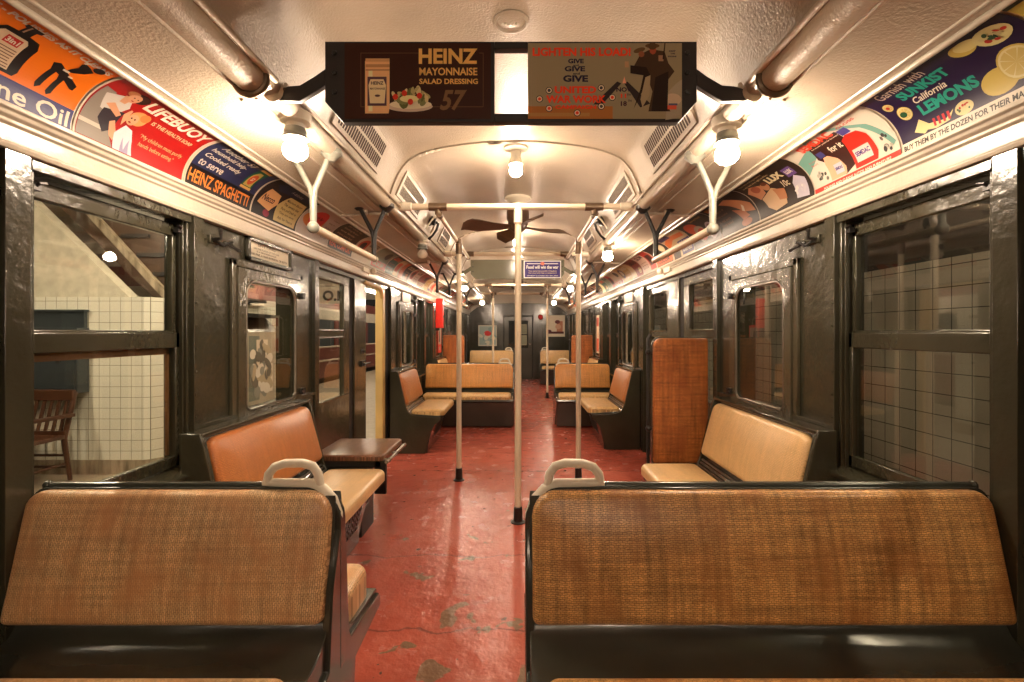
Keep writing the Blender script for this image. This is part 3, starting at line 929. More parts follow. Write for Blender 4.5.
def side_bench(side, ya, yb, mback, mseat, label, grille=True):
    t = thing('side_bench', (side * 1.1, (ya + yb) / 2, 0), label, 'bench', 'benches along the side walls')
    X = lambda a: side * a
    xs = XW - 0.024
    P = [(xs, 0.0), (0.935, 0.0), (0.930, 0.07), (0.87, 0.32), (0.80, 0.36), (0.80, 0.385), (1.10, 0.405), (1.145, 0.425), (1.175, 0.47), (1.25, 0.80), (1.262, 0.832), (xs, 0.835)]
    bm = nb()
    prism(bm, [(X(a), b) for a, b in P], 'y', ya + 0.02, yb - 0.02)
    obj('bench_frame', bm, M['shell'], t, bevel=0.004)
    bm = nb()
    box(bm, X(1.235), X(xs), ya, yb, 0.832, 0.850)
    obj('top_ledge', bm, M['green'], t, bevel=0.004)
    for yy in (ya, yb):
        bm = nb()
        Q = [(xs, 0.0), (0.95, 0.0), (0.91, 0.20), (0.85, 0.30), (0.80, 0.335), (0.79, 0.375), (1.02, 0.385), (1.09, 0.40), (1.13, 0.43), (1.15, 0.48), (1.225, 0.81), (1.24, 0.852), (xs, 0.852)]
        prism(bm, [(X(a), b) for a, b in Q], 'y', yy - 0.012, yy + 0.012)
        obj('end_plate', bm, M['green'], t, bevel=0.004)
    # back cushion leans to the wall
    th = math.atan2(1.255 - 1.165, 0.33); s, c = math.sin(th), math.cos(th)
    bm = nb()
    slab(bm, rrect(ya + 0.03, yb - 0.03, 0.0, 0.335, (0.03, 0.03, 0.06, 0.06), 5), 0.055, 0.03, 0.014, (X(1.185), 0, 0.492), (0, 1, 0), (X(s), 0, c), (X(-c), 0, s))
    obj('back_cushion', bm, mback, t)
    bm = nb()
    slab(bm, rrect(0.765, 1.115, ya + 0.03, yb - 0.03, (0.05, 0.05, 0.05, 0.05) if True else 0, 5), 0.062, 0.03, 0.008, (0, 0, 0.388), (X(1), 0, 0), (0, 1, 0), (0, 0, 1))
    obj('seat_cushion', bm, mseat, t)
    bm = nb()
    for k in range(3):
        tube(bm, [(X(1.135 + 0.010 * k), ya + 0.03, 0.432 + 0.018 * k), (X(1.135 + 0.010 * k), yb - 0.03, 0.432 + 0.018 * k)], 0.006, 8)
    obj('metal_gutter', bm, M['steel'], t, label='worn bare metal gutter behind the seat')
    if grille:
        bm = nb()
        n = 14; L = (yb - ya) * 0.6; st = ya + (yb - ya) * 0.3
        for r in range(5):
            z = 0.12 + 0.028 * r; xx = 0.930 - (z - 0.07) * 0.24 - 0.003
            for k in range(n):
                box(bm, X(xx - 0.002), X(xx + 0.004), st + L * k / n, st + L * (k + 0.75) / n, z, z + 0.016)
        obj('heater_grille', bm, M['black'], t)
    return t
side_bench(-1, 1.905, 2.88, M['rat_side'], M['vinyl'], 'orange-brown bench along the left wall behind the left front bench')
side_bench(1, 1.965, 3.0, M['vinyl'], M['vinyl'], 'pale tan bench along the right wall in front of the russet screen')
side_bench(-1, 4.98, 5.85, M['rat_side'], M['vinyl2'], 'smaller orange bench along the left wall just past the open door')
side_bench(1, 5.15, 6.0, M['rat_side'], M['vinyl2'], 'brown-backed bench along the right wall beyond the russet screen')
side_bench(-1, 7.35, 8.28, M['vinyl2'], M['vinyl2'], 'left wall bench half hidden behind the far golden bench, beside the far screen', grille=False)
side_bench(1, 7.35, 8.28, M['vinyl2'], M['vinyl2'], 'right wall bench half hidden behind the short golden bench, beside the far screen', grille=False)

# folding seat at the end of the left bench
t = thing('folding_seat', (-1.0, 3.1, 0), 'brown rattan flap seat folded down at the end of the left bench, by the doorway', 'folding seat')
bm = nb()
slab(bm, rrect(-1.24, -0.80, 2.905, 3.38, 0.03, 4), 0.035, 0.014, 0.006, (0, 0, 0.475), (1, 0, 0), (0, 1, 0), (0, 0, 1))
obj('seat_pad', bm, M['rat_flap'], t)
bm = nb()
tube(bm, [(-0.775, 2.88, 0.475), (-0.775, 3.34, 0.475)], 0.011, 10)
for yy in (2.93, 3.10, 3.31):
    tube(bm, [(-0.81, yy, 0.482), (-0.775, yy, 0.475)], 0.008, 8)
    ball(bm, (-0.775, yy, 0.475), 0.015, 8)
obj('side_rail', bm, M['steel'], t, label='bare steel rail along the aisle edge')
bm = nb()
box(bm, -1.26, -0.82, 2.92, 2.95, 0.43, 0.476)
box(bm, -0.86, -0.79, 2.92, 2.95, 0.27, 0.476)
prism(bm, [(-1.3, 0.474), (-0.84, 0.474), (-1.3, 0.2)], 'y', 3.12, 3.15)
box(bm, -1.30, -0.94, 2.93, 3.17, 0.0, 0.40)
obj('support_bracket', bm, M['black'], t, bevel=0.003)

# rattan screens
def screen(side, y, label, x_in=0.93, front=-1):
    X = lambda a: side * a
    t = thing('rattan_screen', (side * 1.12, y, 0), label, 'screen', 'tall rattan screens beside the doors')
    x_out = 1.30
    a0, a1 = (x_in, x_out) if side > 0 else (-x_out, -x_in)
    r = (0.01, 0.01, 0.02, 0.055) if side > 0 else (0.01, 0.01, 0.055, 0.02)
    bm = nb()
    slab(bm, rrect(a0, a1, 0.37, 1.215, r, 5), 0.03, 0.014, 0.004, (0, y, 0), (1, 0, 0), (0, 0, 1), (0, -1, 0))
    obj('rattan_panel', bm, M['rat_part'], t)
    bm = nb()
    prism(bm, rrect(a0 - 0.006, a1 + 0.006, 0.35, 1.221, r, 5), 'y', y + 0.001, y + 0.028)
    box(bm, a0 + 0.02, a1, y + 0.002, y + 0.026, 0.0, 0.36)
    obj('panel_frame', bm, M['shell'], t, bevel=0.003)
    bm = nb()
    xp = X(x_in - 0.028)
    tube(bm, [(xp, y + 0.01, 0.0), (xp, y + 0.01, 1.21), (X(x_in - 0.01), y + 0.01, 1.24)], 0.012, 10)
    for z in (1.12, 0.60, 0.30):
        ball(bm, (xp, y + 0.0, z), 0.021, 10)
        tube(bm, [(xp, y, z), (X(x_in + 0.02), y + 0.01, z)], 0.010, 8)
    obj('screen_post', bm, M['black'], t)
    return t
screen(1, 3.27, 'tall russet rattan screen at the near right doors')
screen(-1, 8.36, 'far russet rattan screen on the left side of the car')
screen(1, 8.36, 'far russet rattan screen on the right side of the car')

# ================================================================ POLES, RAILS
def stanchion(x, y, ztop, label):
    t = thing('stanchion_pole', (x, y, 0), label, 'pole', 'floor to ceiling grab poles')
    bm = nb(); tube(bm, [(x, y, 0.0), (x, y, ztop)], 0.0215, 16); obj('pole_shaft', bm, M['pole'], t)
    bm = nb(); lathe(bm, (x, y, 0), [(0.048, 0), (0.048, 0.006), (0.030, 0.012), (0.028, 0.10), (0.023, 0.105)], 16); obj('floor_socket', bm, M['black'], t, label='black floor socket')
    bm = nb(); lathe(bm, (x, y, ztop - 0.11), [(0.0215, 0), (0.028, 0.003), (0.028, 0.085), (0.024, 0.09), (0.024, 0.13), (0.0, 0.135)], 16); obj('top_socket', bm, M['bronze'] if abs(x) > 0.3 else M['ivory'], t)
stanchion(0.0135, 3.17, ZBAR, 'central ivory pole, nearest the viewer and reaching lowest in the photo')
stanchion(-0.49, 4.08, 2.03, 'ivory pole just left of the central pole')
stanchion(0.525, 4.08, 2.03, 'ivory pole just right of the central pole')
stanchion(-0.48, 9.25, 2.03, 'thin far ivory pole between the left and central poles')
stanchion(0.565, 9.25, 2.03, 'thin far ivory pole just right of the central pole, its foot in the far aisle')

def crossbar(y, label):
    t = thing('ceiling_crossbar', (0, y, ZBAR - 0.03), label, 'rail', 'ceiling crossbars')
    bm = nb(); tube(bm, [(-0.79, y, ZBAR), (0.79, y, ZBAR)], 0.021, 14); obj('bar', bm, M['pole'], t)
    for s in (-1, 1):
        bm = nb(); lathe(bm, (s * 0.79, y, ZBAR), [(0.05, 0), (0.05, 0.01), (0.03, 0.02), (0.028, 0.10), (0.022, 0.105)], 14, 0, (-s, 0, 0)); obj('end_socket', bm, M['ivory'], t)
        bm = nb(); tube(bm, [(s * 0.455, y, ZBAR), (s * 0.575, y, ZBAR)], 0.0275, 14)
        tube(bm, [(s * 0.515, y, ZBAR), (s * 0.515, y, ZBAR - 0.05)], 0.02, 12)
        obj('clamp', bm, M['bronze'], t, label='brown metal clamp')
crossbar(3.17, 'near ivory crossbar under the ceiling, in front of the first fan')
crossbar(5.06, 'second ivory crossbar, just behind the first fan')
crossbar(8.33, 'far ivory crossbar below the blue poster')
crossbar(10.15, 'farthest ivory crossbar by the end wall')
def longbar(x, ya, yb, label):
    t = thing('ceiling_rail', (x, (ya + yb) / 2, 2.0), label, 'rail', 'rails joining the crossbars')
    bm = nb(); tube(bm, [(x, ya + 0.03, ZBAR - 0.045), (x, yb - 0.03, ZBAR - 0.045)], 0.0165, 12); obj('bar', bm, M['pole'], t)
    for y in (ya, yb):
        bm = nb(); s = 1 if y == ya else -1
        lathe(bm, (x, y, ZBAR - 0.045), [(0.022, 0), (0.022, 0.06), (0.017, 0.065)], 12, 0, (0, s, 0)); obj('end_sleeve', bm, M['bronze'], t)
for ya, yb, w in ((3.17, 5.06, 'near'), (8.33, 10.15, 'far')):
    longbar(-0.51, ya, yb, 'left of the two slim rails joining the %s pair of crossbars' % w)
    longbar(0.525, ya, yb, 'right of the two slim rails joining the %s pair of crossbars' % w)

# grab rails on Y brackets
def grab_rail(side, ya, yb, near_mat, far_mat, label):
    t = thing('hanging_grab_rail', (side * 0.88, (ya + yb) / 2, 1.71), label, 'grab rail', 'grab rails hung above the wall benches')
    X = lambda a: side * a
    bm = nb(); tube(bm, [(X(0.88), ya + 0.02, 1.712), (X(0.88), yb + 0.03, 1.712)], 0.0185, 14); obj('rail', bm, M['pole'], t)
    for y, m in ((ya, near_mat), (yb, far_mat)):
        bm = nb()
        tube(bm, [(X(0.80), y, 2.05), (X(0.872), y, 1.88), (X(0.88), y, 1.83), (X(0.88), y, 1.712)], [0.012, 0.013, 0.016, 0.014], 10)
        tube(bm, [(X(0.975), y, 2.04), (X(0.892), y, 1.88), (X(0.88), y, 1.83)], [0.012, 0.013, 0.015], 10)
        ball(bm, (X(0.88), y, 1.712), 0.027 if m is M['greyenamel'] else 0.02, 12)
        lathe(bm, (X(0.975), y, 2.045), [(0.03, 0), (0.03, -0.02), (0.014, -0.035)], 12)
        lathe(bm, (X(0.80), y, 2.05), [(0.045, 0), (0.045, -0.02), (0.014, -0.05)], 12)
        obj('bracket', bm, m, t, label='pale grey Y-shaped bracket' if m is M['greyenamel'] else 'black Y-shaped bracket')
grab_rail(-1, 2.10, 2.98, M['greyenamel'], M['black'], 'ivory grab rail hanging above the near left wall bench')
grab_rail(1, 2.13, 3.02, M['greyenamel'], M['black'], 'ivory grab rail hanging above the near right wall bench')
grab_rail(-1, 5.28, 6.22, M['black'], M['black'], 'grab rail on black brackets above the second left wall bench')
grab_rail(1, 5.28, 6.22, M['black'], M['black'], 'grab rail on black brackets above the second right wall bench')
grab_rail(-1, 7.5, 8.25, M['black'], M['black'], 'far left grab rail past the second hanging sign')
grab_rail(1, 7.5, 8.25, M['black'], M['black'], 'far right grab rail past the second hanging sign')

# conduits across the lower deck
for side in (-1, 1):
    for y in (3.08, 5.2, 8.2):
        bm = nb()
        pts = [(side * 1.12, y - 0.02, 2.0), (side * 1.05, y + 0.02, 2.008), (side * 0.95, y + 0.01, 2.018), (side * 0.82, y, 2.015)]
        tube(bm, pts, 0.010, 8)
        lathe(bm, (side * 0.96, y - 0.04, 2.03), [(0.022, 0), (0.022, -0.02), (0.018, -0.035), (0, -0.04)], 12)
        struct('trim_conduit', bm, M['cream'])

# ================================================================ LAMPS AND FANS
def side_lamp(side, y, label, lit=True, x=0.80):
    t = thing('bare_bulb_lamp', (side * x, y, 2.05), label, 'lamp', 'bare bulb lamps along the roof edge')
    c = (side * x, y, 0)
    bm = nb(); lathe(bm, c, [(0.056, 2.055), (0.052, 2.022), (0.034, 2.014), (0.029, 1.995), (0.036, 1.99)], 20); obj('lamp_base', bm, M['ivory'], t)
    bm = nb(); lathe(bm, c, [(0.036, 2.0), (0.040, 1.985), (0.038, 1.975), (0.045, 1.968), (0.045, 1.960), (0.0, 1.958)], 20); obj('lamp_socket', bm, M['greyenamel'], t)
    bm = nb(); lathe(bm, c, [(0.0, 1.965), (0.020, 1.958), (0.030, 1.948), (0.041, 1.932), (0.044, 1.918), (0.040, 1.902), (0.028, 1.889), (0.012, 1.882), (0, 1.881)], 20); obj('bulb', bm, M['bulb'] if lit else M['bulb_off'], t)
side_lamp(-1, 1.76, 'bare lit bulb at the left end of the near hanging sign')
side_lamp(1, 1.80, 'bare lit bulb at the right end of the near hanging sign')
side_lamp(-1, 4.08, 'unlit bulb at the left roof edge beside the first fan', lit=False)
side_lamp(1, 4.22, 'lit bulb at the right roof edge beside the first fan')
side_lamp(-1, 7.25, 'far left lit bulb just past the blank side of the second sign')
side_lamp(1, 7.30, 'far right lit bulb just past the blue poster')
side_lamp(-1, 10.7, 'farthest lit bulb on the left roof edge')
side_lamp(1, 10.7, 'farthest lit bulb on the right roof edge')
side_lamp(-1, -1.9, 'bare bulb behind the viewer at the left roof edge')
side_lamp(1, -1.9, 'bare bulb behind the viewer at the right roof edge')

def centre_lamp(y, label, lit=True):
    t = thing('ceiling_bulb_lamp', (0, y, 2.42), label, 'lamp', 'bulbs on the ceiling ridge')
    c = (0.0, y, 0)
    bm = nb(); lathe(bm, c, [(0.075, 2.422), (0.075, 2.405), (0.055, 2.396), (0.034, 2.39), (0.030, 2.345), (0.036, 2.34)], 20); obj('lamp_base', bm, M['ivory'], t)
    bm = nb(); lathe(bm, c, [(0.036, 2.345), (0.038, 2.325), (0.043, 2.318), (0.043, 2.308), (0, 2.305)], 20); obj('lamp_socket', bm, M['ivory'], t)
    bm = nb(); lathe(bm, c, [(0.0, 2.312), (0.022, 2.305), (0.034, 2.292), (0.041, 2.272), (0.038, 2.253), (0.026, 2.24), (0.012, 2.234), (0, 2.233)], 20); obj('bulb', bm, M['bulb'] if lit else M['bulb_off'], t)
centre_lamp(3.02, 'lit bulb on the ceiling ridge just in front of the near crossbar')
centre_lamp(5.45, 'bulb on the ceiling ridge behind the first fan')
centre_lamp(8.05, 'far bulb on the ceiling ridge')
centre_lamp(-1.8, 'added ridge bulb behind the viewer, lighting the front benches')  # extra unseen bulb, added to brighten the front bench faces

# ceiling boss above the sign
t = thing('ceiling_boss', (-0.01, 1.80, 2.4), 'round cream boss on the ceiling ridge above the near sign', 'boss')
bm = nb(); lathe(bm, (-0.01, 1.80, 2.424), [(0.068, 0), (0.068, -0.010), (0.058, -0.014), (0.052, -0.008), (0.048, -0.008), (0.03, -0.012), (0, -0.012)], 28); obj('disc', bm, M['cream'], t)
bm = nb()
for k in (-1, 1): ball(bm, (-0.01 + k * 0.02, 1.80, 2.411), 0.006, 8)
obj('screw', bm, M['ivory'], t)

def fan(y, label, rot=0.35):
    t = thing('ceiling_fan', (0.01, y, 2.42), label, 'fan', 'paddle fans on the ceiling ridge')
    c = (0.01, y, 0)
    bm = nb(); lathe(bm, c, [(0.115, 2.425), (0.115, 2.40), (0.085, 2.385), (0.060, 2.372), (0.055, 2.34)], 24); obj('mount', bm, M['ivory'], t)
    bm = nb(); lathe(bm, c, [(0.055, 2.355), (0.085, 2.335), (0.098, 2.30), (0.098, 2.235), (0.085, 2.205), (0.088, 2.19), (0.070, 2.150), (0.045, 2.125), (0.018, 2.115), (0, 2.113)], 24); obj('motor', bm, M['fan'], t)
    for k in range(4):
        a = rot + k * PI / 2
        ca, sa = math.cos(a), math.sin(a)
        bm = nb()
        rows = []
        for i in range(13):
            u = i / 12
            r = 0.07 + 0.42 * u
            hw = 0.026 + 0.050 * min(1, u * 1.5) - (0.028 * max(0, u - 0.85) / 0.15)
            tw = 0.42
            lift = -0.012 * math.sin(u * PI) - (0.03 * max(0, (u - 0.8) / 0.2) ** 2)
            row = []
            for s_, th_ in ((-1, 0.004), (1, 0.004), (1, -0.004), (-1, -0.004)):
                w = s_ * hw
                z = 2.165 + lift + w * math.sin(tw) + th_
                w2 = w * math.cos(tw)
                row.append(bm.verts.new((c[0] + r * ca - w2 * sa, y + r * sa + w2 * ca, z)))
            rows.append(row)
        for A, B in zip(rows, rows[1:]):
            for i in range(4):
                bm.faces.new((A[i], A[(i + 1) % 4], B[(i + 1) % 4], B[i]))
        bm.faces.new(rows[0]); bm.faces.new(rows[-1])
        obj('blade', bm, M['fan'], t, bevel=0.0015)
fan(4.15, 'dark four-bladed fan on the ceiling between the two near crossbars', 0.33)
fan(9.2, 'far dark fan on the ceiling beyond the blue poster', 0.2)

# vents on the haunches
def haunch(side, s):
    """point and frame on the steep roof flank, s from 0 (low) to 1 (high)"""
    return Vector((side * (0.758 - 0.062 * s), 0, 2.128 + 0.135 * s))
def vent(side, ya, yb, n, slotm, label):
    t = thing('ceiling_vent', (side * 0.73, (ya + yb) / 2, 2.13), label, 'vent', 'slotted vents on the roof flanks')
    lo, hi = haunch(side, 0), haunch(side, 1)
    up = (hi - lo).normalized(); nn = Vector((-side * up.z, 0, side * up.x)); nn = nn if nn.x * side < 0 else -nn
    L = (hi - lo).length
    def quad(bm, a0, a1, s0, s1, h0, h1, mi=0):
        vs = []
        for h in (h0, h1):
            for a, s in ((a0, s0), (a1, s0), (a1, s1), (a0, s1)):
                p = lo + up * (L * s) + nn * h; vs.append(bm.verts.new((p.x, a, p.z)))
        for q in ((3, 2, 1, 0), (4, 5, 6, 7), (0, 1, 5, 4), (1, 2, 6, 5), (2, 3, 7, 6), (3, 0, 4, 7)):
            bm.faces.new([vs[i] for i in q])
    bm = nb(); quad(bm, ya - 0.04, yb + 0.04, -0.05, 1.1, -0.002, 0.010); obj('vent_plate', bm, M['cream'], t, bevel=0.002)
    bm = nb()
    for k in range(n):
        a = ya + (yb - ya) * k / n
        for s0, s1 in ((0.10, 0.47), (0.56, 0.95)):
            quad(bm, a, a + (yb - ya) / n * 0.55, s0, s1, 0.009, 0.0115)
    obj('vent_slots', bm, slotm, t)
for side, nm in ((-1, 'left'), (1, 'right')):
    vent(side, 2.02, 2.58, 22, M['slot'], 'coarse slotted vent on the %s roof flank behind the near sign' % nm)
    vent(side, 3.06, 3.62, 26, M['slotgrey'], 'fine grey vent on the %s roof flank beside the near crossbar' % nm)
    vent(side, 4.60, 5.0, 20, M['slotgrey'], 'fine grey vent on the %s roof flank past the first fan' % nm)
    vent(side, 5.65, 6.15, 20, M['slotgrey'], 'fine grey vent on the %s roof flank before the second sign' % nm)

# black pull handles near the fan
for side, nm in ((-1, 'left'), (1, 'right')):
    t = thing('pull_handle', (side * 0.71, 4.05, 2.2), 'black curved pull handle on the %s roof flank beside the first fan' % nm, 'handle')
    bm = nb(); lathe(bm, (side * 0.735, 4.05, 2.20), [(0.045, 0), (0.045, 0.015), (0.03, 0.03), (0.032, 0.055), (0, 0.06)], 16, 0, (-side, 0, -0.3)); obj('boss', bm, M['black'], t)
    bm = nb(); tube(bm, [(side * 0.69, 4.05, 2.19), (side * 0.66, 4.05, 2.17), (side * 0.675, 4.05, 2.12), (side * 0.71, 4.05, 2.07), (side * 0.745, 4.05, 2.04)], [0.012, 0.012, 0.010, 0.009, 0.012], 8); obj('lever', bm, M['black'], t)
    bm = nb(); pts = [(side * (0.745 - 0.07 * math.sin(u)), 3.95 + 0.0 * u + 0.10 * (1 - math.cos(u)), 2.11 + 0.12 * math.sin(u)) for u in [i * PI / 10 for i in range(11)]]
    tube(bm, pts, 0.007, 8); obj('guard', bm, M['ivory'], t)

# frosted indicator lamps on the cornice above the doors
for side, nm in ((-1, 'left'), (1, 'right')):
    t = thing('indicator_lamp', (side * 1.29, 4.25, 1.79), 'small white indicator globe on the cornice over the near %s doors' % nm, 'lamp')
    bm = nb(); lathe(bm, (side * 1.315, 4.25, 1.795), [(0.032, 0), (0.032, 0.012), (0.02, 0.02)], 14, 0, (-side, 0, 0)); box(bm, side * 1.29, side * 1.31, 4.05, 4.2, 1.775, 1.81); obj('lamp_base', bm, M['ivory'], t)
    bm = nb(); ball(bm, (side * 1.268, 4.25, 1.795), 0.028, 14); obj('globe', bm, M['bulb_off'], t)

# coat hooks
def coat_hook(side, y, z, label):
    X = lambda a: side * a
    t = thing('coat_hook', (X(XW), y, z), label, 'hook', 'black coat hooks on the wall panels')
    bm = nb(); box(bm, X(XW - 0.010), X(XW), y - 0.02, y + 0.10, z - 0.018, z + 0.018)
    obj('hook_plate', bm, M['green'], t, bevel=0.003)
    bm = nb()
    tube(bm, [(X(XW - 0.01), y, z), (X(XW - 0.05), y - 0.01, z + 0.0), (X(XW - 0.055), y - 0.02, z + 0.03)], 0.007, 8)
    tube(bm, [(X(XW - 0.01), y, z), (X(XW - 0.04), y + 0.03, z - 0.025), (X(XW - 0.05), y + 0.05, z - 0.005), (X(XW - 0.045), y + 0.08, z + 0.0)], 0.007, 8)
    tube(bm, [(X(XW - 0.01), y + 0.08, z), (X(XW - 0.04), y + 0.10, z - 0.02), (X(XW - 0.05), y + 0.125, z - 0.03)], 0.007, 8)
    ball(bm, (X(XW - 0.055), y - 0.02, z + 0.032), 0.010, 8); ball(bm, (X(XW - 0.05), y + 0.125, z - 0.03), 0.010, 8)
    obj('prongs', bm, M['black'], t)
coat_hook(-1, 2.12, 1.665, 'coat hook on the left wall panel before the small window')
coat_hook(1, 2.12, 1.665, 'coat hook on the right wall panel before the small window')
coat_hook(-1, 6.12, 1.665, 'coat hook on the left wall past the second small window')
coat_hook(1, 6.12, 1.665, 'coat hook on the right wall past the second small window')

# ================================================================ HANGING SIGNS
INKF = 1.45
INKW = ink(240, 226, 200); CRM = ink(246, 232, 205)
def hanging_sign(y, x0, x1, z0, z1, label, left, right, blank_left=False, centre=True, hole=None):
    t = thing('hanging_sign', ((x0 + x1) / 2, y, z0), label, 'sign', 'advertising boards hung across the car')
    fm = M['signblack'] if not blank_left else M['signgreen']
    cx = (x0 + x1) / 2 - 0.0
    # back board with chamfered lower corners
    ch = 0.065
    w = x1 - x0
    out = [(x0, z0 + ch * 1.05), (x0 + ch * 0.92, z0), (x1 - ch * 0.92, z0), (x1, z0 + ch * 1.05), (x1, z1), (x0, z1)]
    bm = nb()
    if hole is None: prism(bm, out, 'y', y, y + 0.03)
    else:
        ha, hb, hz0, hz1 = hole
        prism(bm, [out[0], out[1], (ha, z0), (ha, z1), out[5]], 'y', y, y + 0.03)
        prism(bm, [(hb, z0), out[2], out[3], out[4], (hb, z1)], 'y', y, y + 0.03)
        box(bm, ha, hb, y, y + 0.03, z0, hz0); box(bm, ha, hb, y, y + 0.03, hz1, z1)
    obj('board', bm, fm, t, bevel=0.002)
    # arms to the roof edge
    for s in (-1, 1):
        xe = x0 if s < 0 else x1
        bm = nb()
        P = [(xe, z1 - 0.09), (xe + s * 0.035, z1 - 0.115), (xe + s * 0.085, z1 - 0.145), (xe + s * 0.125, z1 - 0.148), (s * 0.80, z1 - 0.165), (s * 0.80, z1 - 0.195), (xe + s * 0.085, z1 - 0.198), (xe + s * 0.03, z1 - 0.165), (xe, z1 - 0.145)]
        prism(bm, P, 'y', y + 0.002, y + 0.022)
        obj('arm', bm, M['signblack'] if not blank_left else M['signgreen'], t, bevel=0.002)
        bm = nb()
        for k in range(3): lathe(bm, (xe - s * 0.032, y, z0 + 0.10 + k * 0.065), [(0.009, 0), (0.008, 0.006), (0, 0.008)], 10, 0, (0, -1, 0))
        obj('screw', bm, M['black'], t)
    return t

sgY = 1.60
sign1 = hanging_sign(sgY, -0.627, 0.613, 1.953, 2.222, 'near hanging board with the mayonnaise and war work posters', None, None, hole=(-0.062, 0.050, 1.982, 2.198))
# centre plate

# left poster: x 345..490 px
pa, pb = px(345, 0, sgY)[0], px(491, 0, sgY)[0]
Wp = pb - pa; Hp = 0.252; zb = 1.962
def U(x): return (x - 345) * sgY / 480
def V(y): return (122 - y) * sgY / 480 + (1.953 - zb) + 0.0
brown = ink(52, 26, 16); gold = ink(232, 168, 92); tan = ink(150, 112, 72)
def leafs(cx, cy, rx, ry, cols, n, seed):
    rnd = random.Random(seed); out = []
    for i in range(n):
        a = rnd.random() * 2 * PI; r = math.sqrt(rnd.random())
        out.append(('ell', cols[i % len(cols)], cx + rx * r * math.cos(a), cy + ry * r * math.sin(a), rx * rnd.uniform(0.14, 0.3), ry * rnd.uniform(0.15, 0.35), rnd.random() * 3))
    return out
E = [('rect', brown, 0, 0, Wp, Hp)]
ln = ink(96, 66, 42)
for q in ((361, 107, 483, 107.6), (361, 53.4, 419, 54), (479, 53.4, 483.5, 54), (361, 53.4, 361.6, 107.4), (483, 53.4, 483.6, 107.4)):
    E.append(('rect', ln, U(q[0]), V(q[3]), U(q[2]), V(q[1])))
E += [('ell', ink(190, 170, 148), U(410), V(107), U(368) - U(345), 0.018), ('ell', ink(222, 200, 170), U(411), V(105), U(366) - U(345), 0.015)]
E += leafs(U(410), V(98), 0.062, 0.026, [ink(120, 122, 74), ink(168, 156, 104), ink(92, 96, 52), ink(196, 180, 130)], 34, 3)
E += [('ell', ink(240, 200, 140), U(410), V(100), 0.032, 0.012)]
E += [('ell', ink(190, 52, 34), U(a), V(b), 0.009, 0.010) for a, b in ((396, 98), (405, 94.5), (411, 103), (420, 97))]
E += [('poly', ink(214, 168, 118), [(U(365.5), V(114)), (U(389), V(114)), (U(390), V(108)), (U(390), V(62)), (U(388.5), V(59.5)), (U(367), V(59.5)), (U(365.5), V(62))]),
      ('rect', ink(176, 128, 84), U(366), V(68), U(390), V(65)), ('rect', ink(236, 204, 160), U(369), V(112), U(373), V(70)),
      ('rect', ink(190, 146, 98), U(366), V(62.5), U(390), V(59.2)), ('rect', ink(170, 124, 84), U(366), V(71.5), U(390), V(70)),
      ('rect', ink(84, 58, 66), U(368), V(106.5), U(387), V(77.5)),
      ('poly', ink(226, 192, 150), [(U(370.5), V(104)), (U(385), V(104)), (U(386.5), V(86)), (U(384), V(80)), (U(371), V(80)), (U(369), V(86))]),
      ('text', ink(70, 40, 48), 'HEINZ', U(371.5), V(85.5), U(384) - U(371.5), 0.011, {'bold': 0.03}),
      ('text', ink(90, 52, 50), 'MAYONNAISE', U(370.5), V(90.5), U(385.5) - U(370.5), 0.007, {'bold': 0.02}),
      ('ell', ink(90, 60, 56), U(378), V(96.5), 0.009, 0.004),
      ('text', gold, 'HEINZ', U(419), V(64.5), U(477.5) - U(419), 0.051, {'bold': 0.035}),
      ('text', gold, 'MAYONNAISE', U(419.5), V(76), U(477.5) - U(419.5), 0.026, {'bold': 0.025}),
      ('text', gold, 'SALAD DRESSING', U(419.5), V(84.6), U(478) - U(419.5), 0.018, {'bold': 0.03}),
      ('text', ink(112, 84, 54), '57', U(440), V(111), U(467) - U(440), 0.068, {'bold': 0.03, 'shear': 0.3})]
printed(E, flat_map((pa, sgY - 0.004, zb), (1, 0, 0), (0, 0, 1), (0, -1, 0)), 0, 'poster', parent=sign1, label='dark brown salad dressing poster with jar and plate')

